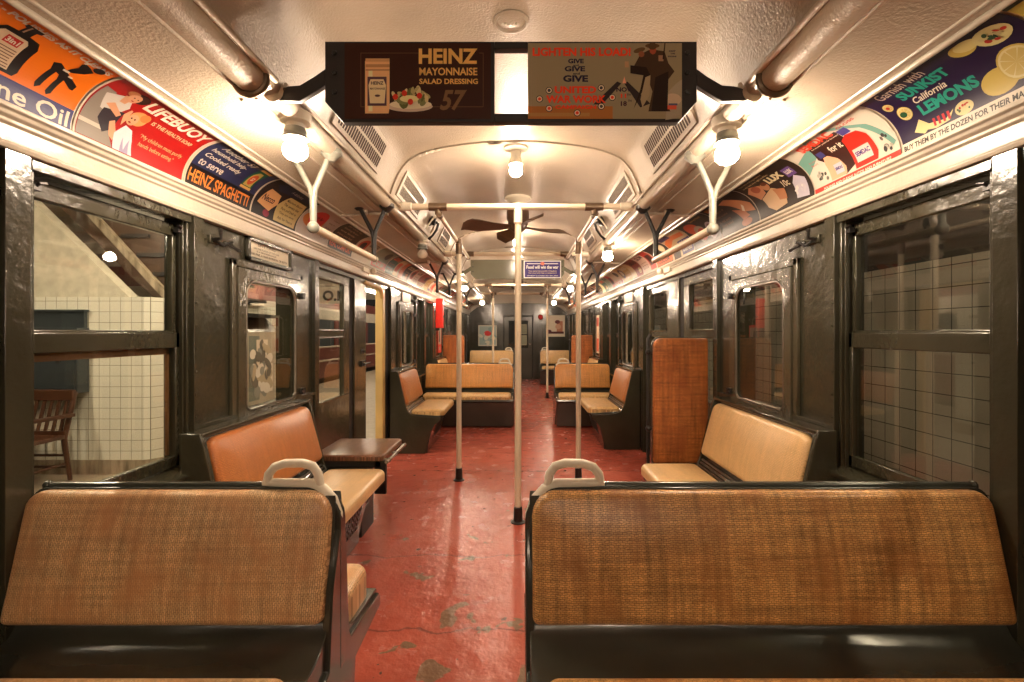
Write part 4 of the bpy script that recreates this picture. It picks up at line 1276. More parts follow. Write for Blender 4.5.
# right poster: x 528..681 px
pa2, pb2 = px(528, 0, sgY)[0], px(681.5, 0, sgY)[0]
W2 = pb2 - pa2
def U2(x): return (x - 528) * sgY / 480
red_, navy_ = ink(226, 62, 34), ink(34, 30, 52)
bg = ink(138, 126, 98); kh = ink(62, 44, 28); kd = ink(34, 22, 16)
E = [('rect', bg, 0, 0, W2, Hp), ('rect', ink(158, 100, 48), 0, 0, W2 * 0.55, 0.042), ('rect', ink(160, 118, 62), 0, 0.008, W2 * 0.4, 0.02),
     ('poly', ink(150, 138, 116), [(U2(665), V(122) + 0.005), (W2, 0.005), (W2, V(80)), (U2(676), V(84)), (U2(668), V(92))]),
     ('ell', ink(180, 160, 134), U2(672), V(100), 0.03, 0.02),
     ('poly', ink(44, 36, 36), [(U2(593), V(105)), (U2(617), V(82)), (U2(621), V(84)), (U2(602), V(105))]),
     ('poly', ink(44, 36, 36), [(U2(640), V(108)), (U2(624), V(84)), (U2(627), V(82)), (U2(650), V(104))]),
     ('text', red_, 'LIGHTEN HIS LOAD!', U2(532.5), V(56.8), U2(630.5) - U2(532.5), 0.029, {'bold': 0.045}),
     ('text', navy_, 'GIVE', U2(568), V(64), 0.052, 0.0155, {'bold': 0.04}), ('text', navy_, 'and', U2(573), V(66.7), 0.018, 0.006, {'bold': 0.03}),
     ('text', navy_, 'GIVE', U2(564.5), V(72), 0.068, 0.0175, {'bold': 0.04}), ('text', navy_, 'and', U2(573), V(75.2), 0.022, 0.007, {'bold': 0.03}),
     ('text', navy_, 'GIVE', U2(563), V(82.5), 0.083, 0.0225, {'bold': 0.045}),
     ('text', red_, 'UNITED', U2(554.5), V(94), U2(596) - U2(554.5), 0.024, {'bold': 0.045}),
     ('text', red_, 'WAR WORK', U2(546), V(103.6), U2(606) - U2(546), 0.026, {'bold': 0.045}),
     ('text', red_, 'CAMPAIGN', U2(555), V(109.5), U2(596) - U2(555), 0.013, {'bold': 0.045})]
for a, b, c1 in ((549, 91, ink(60, 60, 66)), (601, 88.5, ink(60, 60, 66)), (539.5, 99.5, ink(196, 70, 40)), (612, 98, red_), (601, 107, ink(70, 66, 66)), (549, 109, red_), (577, 113.5, red_)):
    E += [('ell', ink(34, 30, 40), U2(a), V(b), 0.0115, 0.0115), ('ell', ink(206, 190, 160), U2(a), V(b), 0.009, 0.009), ('ell', c1, U2(a), V(b), 0.0055, 0.0055)]
E += [('poly', kh, [(U2(634), V(66)), (U2(640), V(55)), (U2(650), V(50)), (U2(664), V(52)), (U2(668), V(64)), (U2(674), V(72)), (U2(668), V(80)), (U2(666), V(104)), (U2(670), V(112)), (U2(648), V(112)), (U2(652), V(92)), (U2(646), V(76)), (U2(636), V(74))]),
      ('poly', kd, [(U2(630), V(66)), (U2(646), V(68)), (U2(650), V(76)), (U2(640), V(96)), (U2(633), V(110)), (U2(640), V(90)), (U2(643), V(76)), (U2(630), V(74))]),
      ('poly', ink(150, 134, 104), [(U2(645), V(78)), (U2(650), V(76)), (U2(649), V(96)), (U2(642), V(108)), (U2(640), V(100))]),
      ('poly', kd, [(U2(655), V(78)), (U2(668), V(72)), (U2(667), V(112)), (U2(651), V(112))]),
      ('ell', ink(88, 64, 38), U2(652), V(46.5), 0.024, 0.008), ('ell', ink(150, 72, 48), U2(652.5), V(51), 0.011, 0.014), ('ell', ink(74, 56, 34), U2(652), V(47), 0.014, 0.012),
      ('ell', ink(92, 70, 42), U2(639), V(51), 0.020, 0.008, 0.3), ('ell', ink(132, 78, 52), U2(641), V(55), 0.010, 0.010),
      ('rect', ink(168, 130, 96), U2(624.5), V(68), U2(628.5), V(62)), ('rect', ink(140, 108, 84), U2(658), V(62), U2(663), V(56)),
      ('poly', kd, [(U2(662), V(60)), (U2(663.5), V(60)), (U2(665), V(44)), (U2(664), V(44))]),
      ('text', navy_, 'KEEP', U2(668.5), V(52.6), 0.022, 0.005, {'bold': 0.03}), ('text', navy_, 'THE', U2(670), V(55.2), 0.015, 0.005, {'bold': 0.03}), ('text', navy_, 'ENGINE', U2(667.5), V(58), 0.028, 0.005, {'bold': 0.03}),
      ('poly', ink(232, 150, 120), [(U2(622), V(84)), (U2(624), V(77)), (U2(626), V(84))]),
      ('text', ink(40, 26, 44), 'NOV', U2(616), V(92.5), 0.050, 0.015, {'bold': 0.035}), ('text', red_, '11', U2(620.5), V(98.5), 0.018, 0.014, {'bold': 0.04}), ('text', ink(40, 26, 44), 'TH', U2(626.5), V(96.5), 0.012, 0.007, {'bold': 0.03}),
      ('text', ink(60, 30, 44), '18', U2(620.5), V(106.5), 0.020, 0.016, {'bold': 0.04}), ('text', ink(40, 26, 44), 'TH', U2(627.5), V(102.5), 0.012, 0.007, {'bold': 0.03}),
      ('rect', ink(196, 84, 60), U2(667), V(110), U2(676), V(106)), ('rect', ink(74, 76, 104), U2(668), V(106), U2(677), V(104))]
printed(E, flat_map((pa2, sgY - 0.004, zb), (1, 0, 0), (0, 0, 1), (0, -1, 0)), 0, 'poster', parent=sign1, label='war work poster with soldiers and red lettering')
# second board
s2 = 6.45
sign2 = hanging_sign(s2, -0.63, 0.63, 1.975, 2.235, 'far hanging board, green blank on its left and a blue war poster on its right', None, None, True)
bm = nb(); box(bm, -0.01, 0.075, s2 - 0.006, s2, 1.985, 2.225); obj('centre_plate', bm, M['signblack'], sign2)
bl = ink(62, 52, 112); wh = ink(238, 224, 214)
Wb, Hb = 0.50, 0.235
E = [('rect', wh, 0, 0, Wb, Hb), ('rect', bl, 0.012, 0.012, Wb - 0.012, Hb - 0.012), ('rect', wh, 0.04, 0.188, Wb - 0.04, 0.200), ('ell', ink(214, 120, 96), Wb / 2, 0.195, 0.028, 0.022),
     ('text', wh, 'Food will win the war', 0.035, 0.125, Wb - 0.07, 0.046, {'bold': 0.03}),
     ('text', ink(226, 196, 160), 'You came here seeking freedom', 0.06, 0.085, Wb - 0.12, 0.018, {'bold': 0.02}),
     ('text', ink(226, 196, 160), 'You must now help to preserve it', 0.06, 0.058, Wb - 0.12, 0.018, {'bold': 0.02}), ('text', wh, 'WHEAT is needed for the allies', 0.04, 0.026, Wb - 0.08, 0.013, {'bold': 0.02})]
printed(E, flat_map((0.085, s2 - 0.004, 1.987), (1, 0, 0), (0, 0, 1), (0, -1, 0)), 0, 'poster', parent=sign2, label='blue poster with white lettering')

# ================================================================ AD CARDS IN THE COVE
INKF = 0.58
CL, CH = 0.462, 0.245
cards = []
def card(side, ystart, elements, label):
    printed(elements, cove_map(side, ystart + (0.018 if side < 0 else -0.026)), 0.008, 'advertising_card', label=label, cat='advertising card', group='advertising cards along the %s cove' % ('left' if side < 0 else 'right'))
def base(col, margin=0.0, paper=ink(236, 222, 196)):
    return [('rect', paper, 0, 0.004, CL, CH), ('rect', col, margin, 0.004 + margin, CL - margin, CH - margin)] if margin else [('rect', col, 0, 0.004, CL, CH)]
K = ink(24, 18, 18); WH = ink(244, 232, 210)
# left 1: orange oil card, Y .93-1.39
OR = ink(255, 128, 16); BL = ink(34, 30, 110)
E = base(OR) + [('rect', BL, 0, 0.004, CL, 0.064),
     ('text', WH, 'ne Oil', 0.262, 0.012, 0.190, 0.044, {'bold': 0.015}), ('text', WH, '3-in-O', 0.02, 0.012, 0.23, 0.044, {'bold': 0.015}),
     ('text', WH, 'OILS - POLISHES AS IT CLEANS', 0.10, 0.208, 0.35, 0.019, {'bold': 0.045})]
def oil_bottle(u0, w, seed):
    rnd = random.Random(seed)
    f = lambda a, b: (u0 + a * w, b)
    o = [('poly', K, [f(-0.05, 0.072), f(1.05, 0.072), f(1.15, 0.085), f(1.15, 0.160), f(1.0, 0.180), f(0.68, 0.184), f(0.66, 0.203), f(0.75, 0.206), f(0.75, 0.216), f(0.28, 0.216), f(0.28, 0.206), f(0.36, 0.203), f(0.36, 0.184), f(0.08, 0.182), f(-0.05, 0.165)]),
         ('poly', ink(226, 200, 168), [f(0.04, 0.080), f(0.86, 0.080), f(0.86, 0.160), f(0.76, 0.170), f(0.14, 0.170), f(0.04, 0.160)]), ('rect', ink(196, 40, 34), *f(0.30, 0.140), *f(0.72, 0.163)), ('text', WH, '3in1', *f(0.34, 0.144), w * 0.34, 0.014, {'bold': 0.03}),
         ('poly', ink(180, 140, 110), [f(0.42, 0.186), f(0.47, 0.186), f(0.47, 0.212), f(0.42, 0.212)])]
    for k in range(7):
        o.append(('rect', ink(120, 84, 64), *f(0.10, 0.084 + k * 0.0075), *f(0.76 + 0.06 * rnd.random(), 0.0865 + k * 0.0075)))
    return o
E += oil_bottle(0.085, 0.07, 1) + oil_bottle(0.195, 0.085, 2)
E += [('poly', K, [(0.338, 0.158), (0.352, 0.166), (0.430, 0.128), (0.428, 0.112), (0.418, 0.112), (0.392, 0.126), (0.384, 0.078), (0.374, 0.070), (0.368, 0.078), (0.376, 0.120), (0.372, 0.134), (0.362, 0.136), (0.352, 0.084), (0.340, 0.074), (0.336, 0.086), (0.346, 0.138)]),
      ('poly', K, [(0.376, 0.150), (0.394, 0.158), (0.414, 0.172), (0.424, 0.190), (0.404, 0.200), (0.388, 0.204), (0.382, 0.196), (0.388, 0.180), (0.380, 0.165)]),
      ('ell', K, 0.424, 0.207, 0.015, 0.012), ('rect', WH, 0.368, 0.150, 0.386, 0.156), ('rect', WH, 0.392, 0.140, 0.404, 0.145), ('poly', WH, [(0.379, 0.203), (0.386, 0.216), (0.391, 0.212), (0.386, 0.201)])]
card(-1, 0.925, E, 'orange household oil card with bottles and a blue band, first of the left cove')
# left 2: LIFEBUOY
RD = ink(178, 28, 26); FL = ink(226, 166, 128)
E = base(RD, 0.006) + [('poly', ink(150, 140, 128), [(0.008, 0.012), (0.135, 0.012), (0.09, 0.10), (0.05, 0.175), (0.012, 0.18)]),
     ('rect', ink(214, 204, 186), 0.008, 0.05, 0.085, 0.062), ('poly', ink(214, 206, 196), [(0.03, 0.16), (0.10, 0.19), (0.125, 0.15), (0.10, 0.10), (0.05, 0.11)]),
     ('poly', ink(52, 44, 52), [(0.06, 0.115), (0.125, 0.13), (0.12, 0.065), (0.09, 0.045), (0.06, 0.08)]),
     ('poly', FL, [(0.075, 0.185), (0.105, 0.19), (0.10, 0.155), (0.08, 0.155)]), ('ell', ink(56, 30, 24), 0.110, 0.200, 0.034, 0.024), ('ell', ink(190, 120, 74), 0.082, 0.205, 0.018, 0.014), ('ell', FL, 0.100, 0.190, 0.020, 0.021), ('ell', ink(56, 30, 24), 0.096, 0.193, 0.003, 0.002), ('ell', ink(56, 30, 24), 0.110, 0.193, 0.003, 0.002), ('ell', ink(170, 40, 36), 0.103, 0.179, 0.005, 0.002),
     ('poly', FL, [(0.055, 0.13), (0.075, 0.145), (0.12, 0.118), (0.11, 0.106)]),
     ('poly', FL, [(0.10, 0.085), (0.115, 0.095), (0.14, 0.055), (0.13, 0.035), (0.115, 0.045)]), ('poly', FL, [(0.125, 0.125), (0.134, 0.15), (0.14, 0.148), (0.146, 0.115), (0.138, 0.09)]),
     ('ell', ink(232, 158, 96), 0.175, 0.135, 0.032, 0.027), ('ell', ink(216, 130, 70), 0.192, 0.147, 0.018, 0.016), ('ell', FL, 0.160, 0.123, 0.019, 0.021), ('ell', ink(150, 60, 50), 0.156, 0.112, 0.005, 0.003), ('ell', ink(60, 40, 30), 0.153, 0.127, 0.003, 0.003), ('ell', ink(60, 40, 30), 0.166, 0.127, 0.003, 0.003),
     ('poly', ink(226, 220, 226), [(0.13, 0.06), (0.155, 0.097), (0.185, 0.09), (0.20, 0.06), (0.21, 0.012), (0.135, 0.012)]), ('poly', ink(168, 160, 190), [(0.16, 0.012), (0.165, 0.06), (0.175, 0.02), (0.19, 0.06), (0.195, 0.012)]),
     ('text', WH, 'LIFEBUOY', 0.150, 0.172, 0.292, 0.048, {'bold': 0.035}),
     ('text', ink(240, 196, 150), 'IS THE HEALTH SOAP', 0.225, 0.138, 0.195, 0.015, {'bold': 0.025}),
     ('text', ink(238, 186, 130), '"My children must purify', 0.222, 0.078, 0.20, 0.019, {'shear': 0.25}), ('text', ink(238, 186, 130), 'hands before eating."', 0.228, 0.052, 0.165, 0.019, {'shear': 0.25})]
card(-1, 1.395, E, 'red soap card with a mother and child and big white lettering')
# left 3: HEINZ SPAGHETTI
NV = ink(44, 50, 86)
E = base(NV, 0.005) + [('rect', ink(26, 20, 26), 0.005, 0.009, CL - 0.005, 0.088), ('text', ink(244, 146, 60), 'HEINZ SPAGHETTI', 0.015, 0.022, 0.415, 0.052, {'bold': 0.02}),
     ('text', WH, 'Another 57', 0.055, 0.200, 0.235, 0.026, {'bold': 0.012, 'shear': 0.2}), ('text', WH, 'household help-', 0.035, 0.165, 0.235, 0.026, {'bold': 0.012, 'shear': 0.2}),
     ('text', WH, 'Cooked ready', 0.035, 0.132, 0.235, 0.026, {'bold': 0.012, 'shear': 0.2}), ('text', WH, 'to serve', 0.035, 0.098, 0.15, 0.026, {'bold': 0.012, 'shear': 0.2}),
     ('rect', ink(30, 96, 66), 0.325, 0.098, 0.405, 0.225), ('rect', ink(226, 176, 96), 0.325, 0.214, 0.405, 0.230), ('rect', ink(226, 176, 96), 0.325, 0.094, 0.405, 0.106), ('poly', ink(196, 170, 90), [(0.335, 0.11), (0.395, 0.11), (0.392, 0.17), (0.38, 0.2), (0.35, 0.2), (0.338, 0.17)]),
     ('ell', ink(204, 84, 40), 0.365, 0.15, 0.022, 0.032), ('text', WH, '57', 0.355, 0.14, 0.02, 0.02, {'bold': 0.03})]
card(-1, 1.865, E, 'navy and black spaghetti card with orange lettering and a can')
# left 4: black, cream shield, navy
E = base(ink(30, 22, 24)) + [('poly', ink(238, 178, 120), [(0.03, 0.07), (0.15, 0.05), (0.20, 0.10), (0.17, 0.15), (0.06, 0.16)]), ('text', ink(40, 24, 50), 'Necco', 0.05, 0.09, 0.11, 0.035, {'bold': 0.02, 'shear': 0.2}),
     ('poly', ink(30, 40, 66), [(0.05, 0.20), (0.10, 0.24), (0.42, 0.24), (0.40, 0.19), (0.12, 0.17)]), ('text', ink(210, 190, 180), 'A delicious', 0.19, 0.195, 0.12, 0.02, {}),
     ('poly', ink(214, 186, 120), [(0.21, 0.02), (0.44, 0.02), (0.455, 0.12), (0.43, 0.17), (0.24, 0.17), (0.20, 0.10)]), ('ell', ink(150, 24, 60), 0.13, 0.035, 0.03, 0.018)]
for k, tx in enumerate(('Ask for Necco', 'They are never', 'Pure and fresh at', 'The sweets that', 'Maximum flavour')): E.append(('text', ink(60, 40, 30), tx, 0.245, 0.035 + k * 0.026, 0.17, 0.016, {'bold': 0.01}))
card(-1, 2.335, E, 'black candy card with a peach shield and a yellow-green panel')
E = base(ink(206, 190, 178)) + [('ell', ink(226, 130, 60), 0.13, 0.12, 0.11, 0.05), ('ell', ink(220, 150, 70), 0.24, 0.12, 0.05, 0.06), ('ell', ink(222, 52, 52), 0.18, 0.14, 0.10, 0.068), ('text', ink(90, 16, 20), 'Candy Bar', 0.11, 0.13, 0.13, 0.03, {'bold': 0.02, 'shear': 0.2})]
for k in range(5): E.append(('text', ink(120, 84, 74), ('At all good', 'stores ask', 'the dealer', 'today for', 'a sample')[k], 0.33, 0.04 + 0.035 * k, 0.09, 0.016, {'bold': 0.01}))
card(-1, 2.805, E, 'pale card with a red oval, behind the near left grab rail')
E = base(ink(52, 34, 26)) + [('rect', ink(34, 22, 18), 0.0, 0.004, CL, 0.09), ('text', ink(240, 104, 50), 'REAL COMFORT', 0.02, 0.025, 0.42, 0.05, {'bold': 0.03})]
for k in range(4): E.append(('text', ink(196, 160, 130), ('Have you had', 'one lately', 'Soothing flavour', 'the whole day')[k], 0.06, 0.115 + 0.03 * k, 0.28, 0.02, {'bold': 0.01}))
card(-1, 3.275, E, 'dark brown card with orange block lettering')

# right 1: lemons (u runs back to the viewer): card from Y 1.617 down to 1.155
def lemon(cx, cy, r, half=True):
    o = [('ell', ink(214, 190, 96), cx, cy, r, r), ('ell', ink(240, 228, 170), cx, cy, r * 0.9, r * 0.9), ('ell', ink(222, 200, 120), cx, cy, r * 0.78, r * 0.78)]
    for k in range(8):
        a = k * PI / 4 + 0.2
        p = [(cx, cy), (cx + r * 0.78 * math.cos(a - 0.04), cy + r * 0.78 * math.sin(a - 0.04)), (cx + r * 0.78 * math.cos(a + 0.04), cy + r * 0.78 * math.sin(a + 0.04))]
        o.append(('poly', ink(244, 232, 180), p))
    return o
PU = ink(36, 20, 62); TE = ink(40, 168, 146)
E = base(PU) + [('rect', WH, 0, 0.004, CL, 0.036), ('text', K, 'BUY THEM BY THE DOZEN FOR THEIR MANY USES', 0.004, 0.011, 0.45, 0.017, {'bold': 0.03}),
     ('text', ink(232, 214, 196), 'Garnish with', 0.05, 0.197, 0.165, 0.034, {'shear': 0.1, 'bold': 0.004}),
     ('text', TE, 'SUNKIST', 0.090, 0.157, 0.165, 0.034, {'bold': 0.045}), ('text', WH, 'California', 0.110, 0.130, 0.11, 0.022, {'shear': 0.25, 'bold': 0.015}), ('text', TE, 'LEMONS', 0.105, 0.088, 0.185, 0.036, {'bold': 0.045})]
E += lemon(0.035, 0.165, 0.016) + lemon(0.060, 0.122, 0.024) + [('ell', ink(34, 84, 50), 0.055, 0.120, 0.012, 0.010), ('ell', ink(200, 50, 40), 0.035, 0.165, 0.006, 0.006)]
E += [('poly', ink(236, 224, 160), [(0.055, 0.055), (0.085, 0.085), (0.11, 0.06), (0.165, 0.050), (0.195, 0.066), (0.175, 0.042), (0.13, 0.038), (0.10, 0.045), (0.088, 0.038)])]
E += [('rect', ink(206, 30, 44), 0.125 + k * 0.016, 0.045, 0.133 + k * 0.016, 0.068) for k in range(4)]
E += [('ell', ink(236, 224, 160), 0.225, 0.055, 0.028, 0.019)] + leafs(0.225, 0.057, 0.020, 0.012, [ink(196, 56, 40), ink(60, 90, 50), ink(240, 230, 180)], 10, 9)
E += [('ell', ink(214, 190, 96), 0.33, 0.20, 0.032, 0.024), ('ell', ink(236, 222, 150), 0.345, 0.205, 0.030, 0.02), ('ell', ink(238, 226, 160), 0.40, 0.190, 0.042, 0.032)] + leafs(0.40, 0.192, 0.030, 0.020, [ink(196, 56, 40), ink(60, 90, 60), ink(230, 216, 160)], 14, 5)
E += [('ell', ink(222, 196, 100), 0.335, 0.075, 0.048, 0.034)] + lemon(0.39, 0.098, 0.045)
card(1, 1.615, E, 'dark purple lemon card with teal lettering and cut lemons, in the right cove')
E = base(ink(226, 206, 96)) + [('text', ink(40, 40, 40), 'FRESH DAILY', 0.04, 0.12, 0.37, 0.05, {'bold': 0.03}), ('rect', ink(60, 70, 60), 0, 0.225, CL, CH)]
card(1, 1.145, E, 'yellow-topped card at the top right corner, nearest in the right cove')
# right 2: Semdac
GR = ink(206, 202, 182); AQ = ink(120, 170, 156); PK = ink(220, 92, 74)
E = base(ink(224, 214, 196)) + [('poly', AQ, [(0.0, 0.09), (0.0, 0.16), (0.13, 0.20), (0.16, CH), (0.21, CH), (0.16, 0.17)]), ('poly', AQ, [(0.23, CH), (0.27, CH), (0.40, 0.16), (0.455, 0.06), (0.44, 0.05), (0.37, 0.16)]),
     ('poly', ink(60, 30, 24), [(0.12, 0.195), (0.29, 0.20), (0.28, 0.06), (0.20, 0.03), (0.10, 0.13)]), ('text', ink(230, 70, 40), 'SEMDAC', 0.085, 0.188, 0.19, 0.038, {'bold': 0.05}), ('text', WH, 'for it', 0.185, 0.13, 0.07, 0.028, {'bold': 0.02}),
     ('text', WH, 'the wonder polish for furniture', 0.125, 0.176, 0.16, 0.008, {'bold': 0.02}),
     ('rect', ink(226, 60, 44), 0.0, 0.004, CL, 0.028), ('text', WH, 'POLISHES AND CLEANS AUTOS AND FURNITURE', 0.06, 0.010, 0.36, 0.010, {'bold': 0.02}),
     ('poly', ink(232, 176, 140), [(0.115, 0.032), (0.205, 0.032), (0.21, 0.06), (0.19, 0.10), (0.155, 0.128), (0.13, 0.128), (0.115, 0.10)]), ('rect', ink(70, 70, 130), 0.115, 0.130, 0.150, 0.158), ('rect', ink(206, 196, 210), 0.150, 0.045, 0.196, 0.085), ('text', ink(60, 60, 120), 'SEMDAC', 0.152, 0.06, 0.042, 0.012, {'bold': 0.04}),
     ('poly', ink(196, 46, 32), [(0.255, 0.032), (0.365, 0.032), (0.375, 0.06), (0.37, 0.13), (0.35, 0.158), (0.30, 0.165), (0.265, 0.15), (0.255, 0.10)]), ('rect', ink(80, 70, 140), 0.290, 0.165, 0.335, 0.195), ('rect', ink(230, 206, 196), 0.27, 0.05, 0.35, 0.10), ('text', ink(60, 50, 130), 'SEMDAC', 0.275, 0.07, 0.07, 0.018, {'bold': 0.04}),
     ('text', ink(206, 60, 50), 'AUTO', 0.335, 0.215, 0.04, 0.012, {'bold': 0.02}), ('text', ink(206, 60, 50), 'GLOSS', 0.31, 0.200, 0.09, 0.011, {'bold': 0.03})]
E += [('text', ink(200, 90, 80), 'for your', 0.045, 0.13, 0.04, 0.01, {}), ('text', ink(200, 90, 80), 'floors', 0.045, 0.115, 0.04, 0.01, {})]
E += leafs(0.07, 0.06, 0.03, 0.025, [ink(110, 110, 100), ink(180, 176, 160), ink(70, 70, 66)], 12, 4) + leafs(0.42, 0.07, 0.028, 0.03, [ink(110, 100, 96), ink(180, 176, 160), ink(60, 56, 56)], 12, 6)
card(1, 2.088, E, 'polish card with a red bottle, a pale bottle and sea-green bands')
E = base(ink(48, 34, 24)) + [('text', ink(226, 200, 150), 'Your dish-washing mother!', 0.04, 0.212, 0.22, 0.014, {'bold': 0.015}), ('text', ink(226, 200, 150), 'Lovely hands every night on dishes', 0.04, 0.192, 0.24, 0.012, {'bold': 0.015}),
     ('text', ink(250, 236, 190), 'LUX', 0.215, 0.148, 0.13, 0.038, {'bold': 0.06}), ('text', ink(250, 236, 200), '10c', 0.285, 0.100, 0.05, 0.034, {'bold': 0.02}),
     ('poly', ink(216, 150, 110), [(0.02, 0.16), (0.08, 0.19), (0.15, 0.17), (0.14, 0.12), (0.07, 0.10)]), ('ell', ink(170, 90, 60), 0.10, 0.16, 0.035, 0.022), ('ell', ink(206, 146, 104), 0.175, 0.150, 0.03, 0.024), ('ell', ink(120, 64, 40), 0.185, 0.166, 0.022, 0.012),
     ('poly', ink(222, 184, 140), [(0.08, 0.10), (0.20, 0.13), (0.27, 0.09), (0.26, 0.03), (0.16, 0.02), (0.10, 0.05)]), ('poly', ink(196, 130, 84), [(0.20, 0.12), (0.28, 0.10), (0.27, 0.05), (0.21, 0.06)]),
     ('poly', ink(206, 200, 214), [(0.34, 0.03), (0.43, 0.02), (0.44, 0.10), (0.39, 0.13), (0.35, 0.10)]), ('rect', ink(110, 80, 150), 0.355, 0.13, 0.42, 0.18), ('text', WH, 'LUX', 0.365, 0.145, 0.045, 0.022, {'bold': 0.05})] + leafs(0.38, 0.06, 0.04, 0.03, [ink(240, 230, 220), ink(214, 206, 214)], 12, 12)
card(1, 2.558, E, 'dark soap flakes card with two people and cream lettering')
E = base(ink(40, 26, 20)) + [('text', ink(226, 130, 40), 'BEANS', 0.03, 0.19, 0.12, 0.03, {'bold': 0.04})]
for k in range(4): E.append(('text', ink(150, 110, 76), ('slowly baked', 'in real ovens', 'ready to serve', 'any day at all')[k], 0.03, 0.06 + k * 0.03, 0.15, 0.018, {}))
E += [('poly', ink(206, 140, 96), [(0.20, 0.20), (0.30, 0.215), (0.44, 0.12), (0.45, 0.07), (0.34, 0.09), (0.26, 0.16)]), ('poly', ink(196, 120, 80), [(0.24, 0.13), (0.34, 0.10), (0.38, 0.06), (0.30, 0.05)]), ('poly', WH, [(0.33, 0.10), (0.36, 0.135), (0.37, 0.12), (0.35, 0.09)]), ('ell', ink(176, 100, 60), 0.33, 0.035, 0.06, 0.02)]
card(1, 3.028, E, 'dark brown card with a pair of hands, behind the near right bracket')
E = base(ink(38, 26, 22)) + [('ell', ink(222, 90, 46), 0.13, 0.16, 0.09, 0.05), ('ell', ink(180, 160, 140), 0.20, 0.10, 0.08, 0.06), ('ell', ink(206, 70, 40), 0.22, 0.09, 0.06, 0.045), ('ell', ink(190, 180, 190), 0.36, 0.09, 0.06, 0.06), ('ell', ink(120, 50, 44), 0.36, 0.09, 0.045, 0.045), ('text', ink(200, 150, 60), 'Serve hot', 0.22, 0.20, 0.18, 0.02, {'bold': 0.02})]
card(1, 3.498, E, 'dark card with orange plates of food')
E = base(ink(214, 190, 150)) + [('rect', ink(58, 46, 120), 0.22, 0.02, CL, 0.13), ('text', WH, 'FRIENDLY', 0.24, 0.09, 0.19, 0.03, {'bold': 0.03}), ('text', WH, 'GOOD FOOD', 0.24, 0.04, 0.19, 0.03, {'bold': 0.03}), ('poly', ink(226, 120, 60), [(0.0, 0.10), (0.20, 0.16), (0.42, 0.15), (0.44, 0.19), (0.16, 0.21), (0, 0.16)]), ('rect', ink(50, 40, 90), 0.0, 0.19, 0.22, CH), ('rect', ink(60, 44, 30), 0.02, 0.01, 0.18, 0.09)]
card(1, 3.968, E, 'card with a violet text block, beyond the near right grab rail')

# the remaining cards of both coves, generated row by row from small palettes
kinds = [
    ('cream', (228, 208, 176), (206, 74, 46), (52, 40, 34), 'ROSE TEA', 'a red disc'),
    ('russet', (150, 58, 34), (240, 206, 150), (44, 24, 20), 'BREAD', 'a pale disc'),
    ('black', (36, 28, 26), (220, 110, 60), (232, 210, 170), 'COCOA', 'an orange panel'),
    ('grey-green', (150, 156, 132), (214, 70, 50), (40, 40, 36), 'SOUP', 'a red strip'),
    ('ochre', (214, 168, 84), (70, 44, 90), (240, 226, 200), 'SHOES', 'a violet panel'),
    ('pale pink', (232, 196, 176), (190, 54, 40), (70, 40, 34), 'GUM', 'a red band'),
    ('teal', (64, 112, 104), (236, 214, 160), (232, 92, 50), 'COFFEE', 'a cream disc'),
]
spots = {-1: [3.745 + i * 0.47 for i in range(19)], 1: [4.438 + i * 0.47 for i in range(18)]}
words_n = ['first', 'second', 'third']
count = {}
for side in (-1, 1):
    nm = 'left' if side < 0 else 'right'
    for i, y in enumerate(spots[side]):
        q = kinds[(i * 3 + (0 if side < 0 else 2)) % 7]
        a, b, c = ink(*q[1]), ink(*q[2]), ink(*q[3])
        v = (i * 5 + (side > 0)) % 4
        E = base(a, 0.008 if v % 2 else 0.0)
        if v == 0: E += [('ell', b, 0.12, 0.13, 0.085, 0.07), ('ell', c, 0.12, 0.13, 0.05, 0.04), ('text', c, q[4], 0.23, 0.15, 0.20, 0.05, {'bold': 0.04})]
        elif v == 1: E += [('rect', b, 0.01, 0.02, 0.45, 0.08), ('text', a, q[4], 0.06, 0.03, 0.32, 0.04, {'bold': 0.04}), ('ell', c, 0.33, 0.16, 0.07, 0.045)]
        elif v == 2: E += [('rect', b, 0.27, 0.02, 0.45, 0.23), ('rect', c, 0.30, 0.06, 0.42, 0.17), ('text', c, q[4], 0.03, 0.16, 0.21, 0.05, {'bold': 0.04})]
        else: E += [('poly', b, [(0.01, 0.02), (0.20, 0.02), (0.12, 0.23), (0.01, 0.23)]), ('text', c, q[4], 0.20, 0.15, 0.23, 0.05, {'bold': 0.04}), ('ell', b, 0.36, 0.07, 0.05, 0.03)]
        for k in range(3 if y < 8 else 0):
            if v != 1: E.append(('text', c, ('best of all', 'for every day', 'ask today')[k], (0.04 if v == 2 else 0.25), 0.05 + k * 0.028, 0.17, 0.015, {'bold': 0.01}))
        where = 'above the near doors' if 3.3 < y < 5.0 else 'above the second wall bench' if y < 6.4 else 'level with the far bench' if y < 8.3 else 'above the far doors' if y < 10.3 else 'by the end wall'
        key = (side, q[0], where); count[key] = count.get(key, 0) + 1
        shape = {0: 'a disc beside its lettering', 1: 'a band under an oval', 2: 'a tall panel at one end', 3: 'a slanted block'}[v]
        nth = '' if count[key] == 1 else ', the farther one'
        card(side, y if side < 0 else y, E, '%s card with %s, %s cove %s%s' % (q[0], shape, nm, where, nth))

# ================================================================ OTHER SMALL THINGS ON WALLS
INKF = 0.9
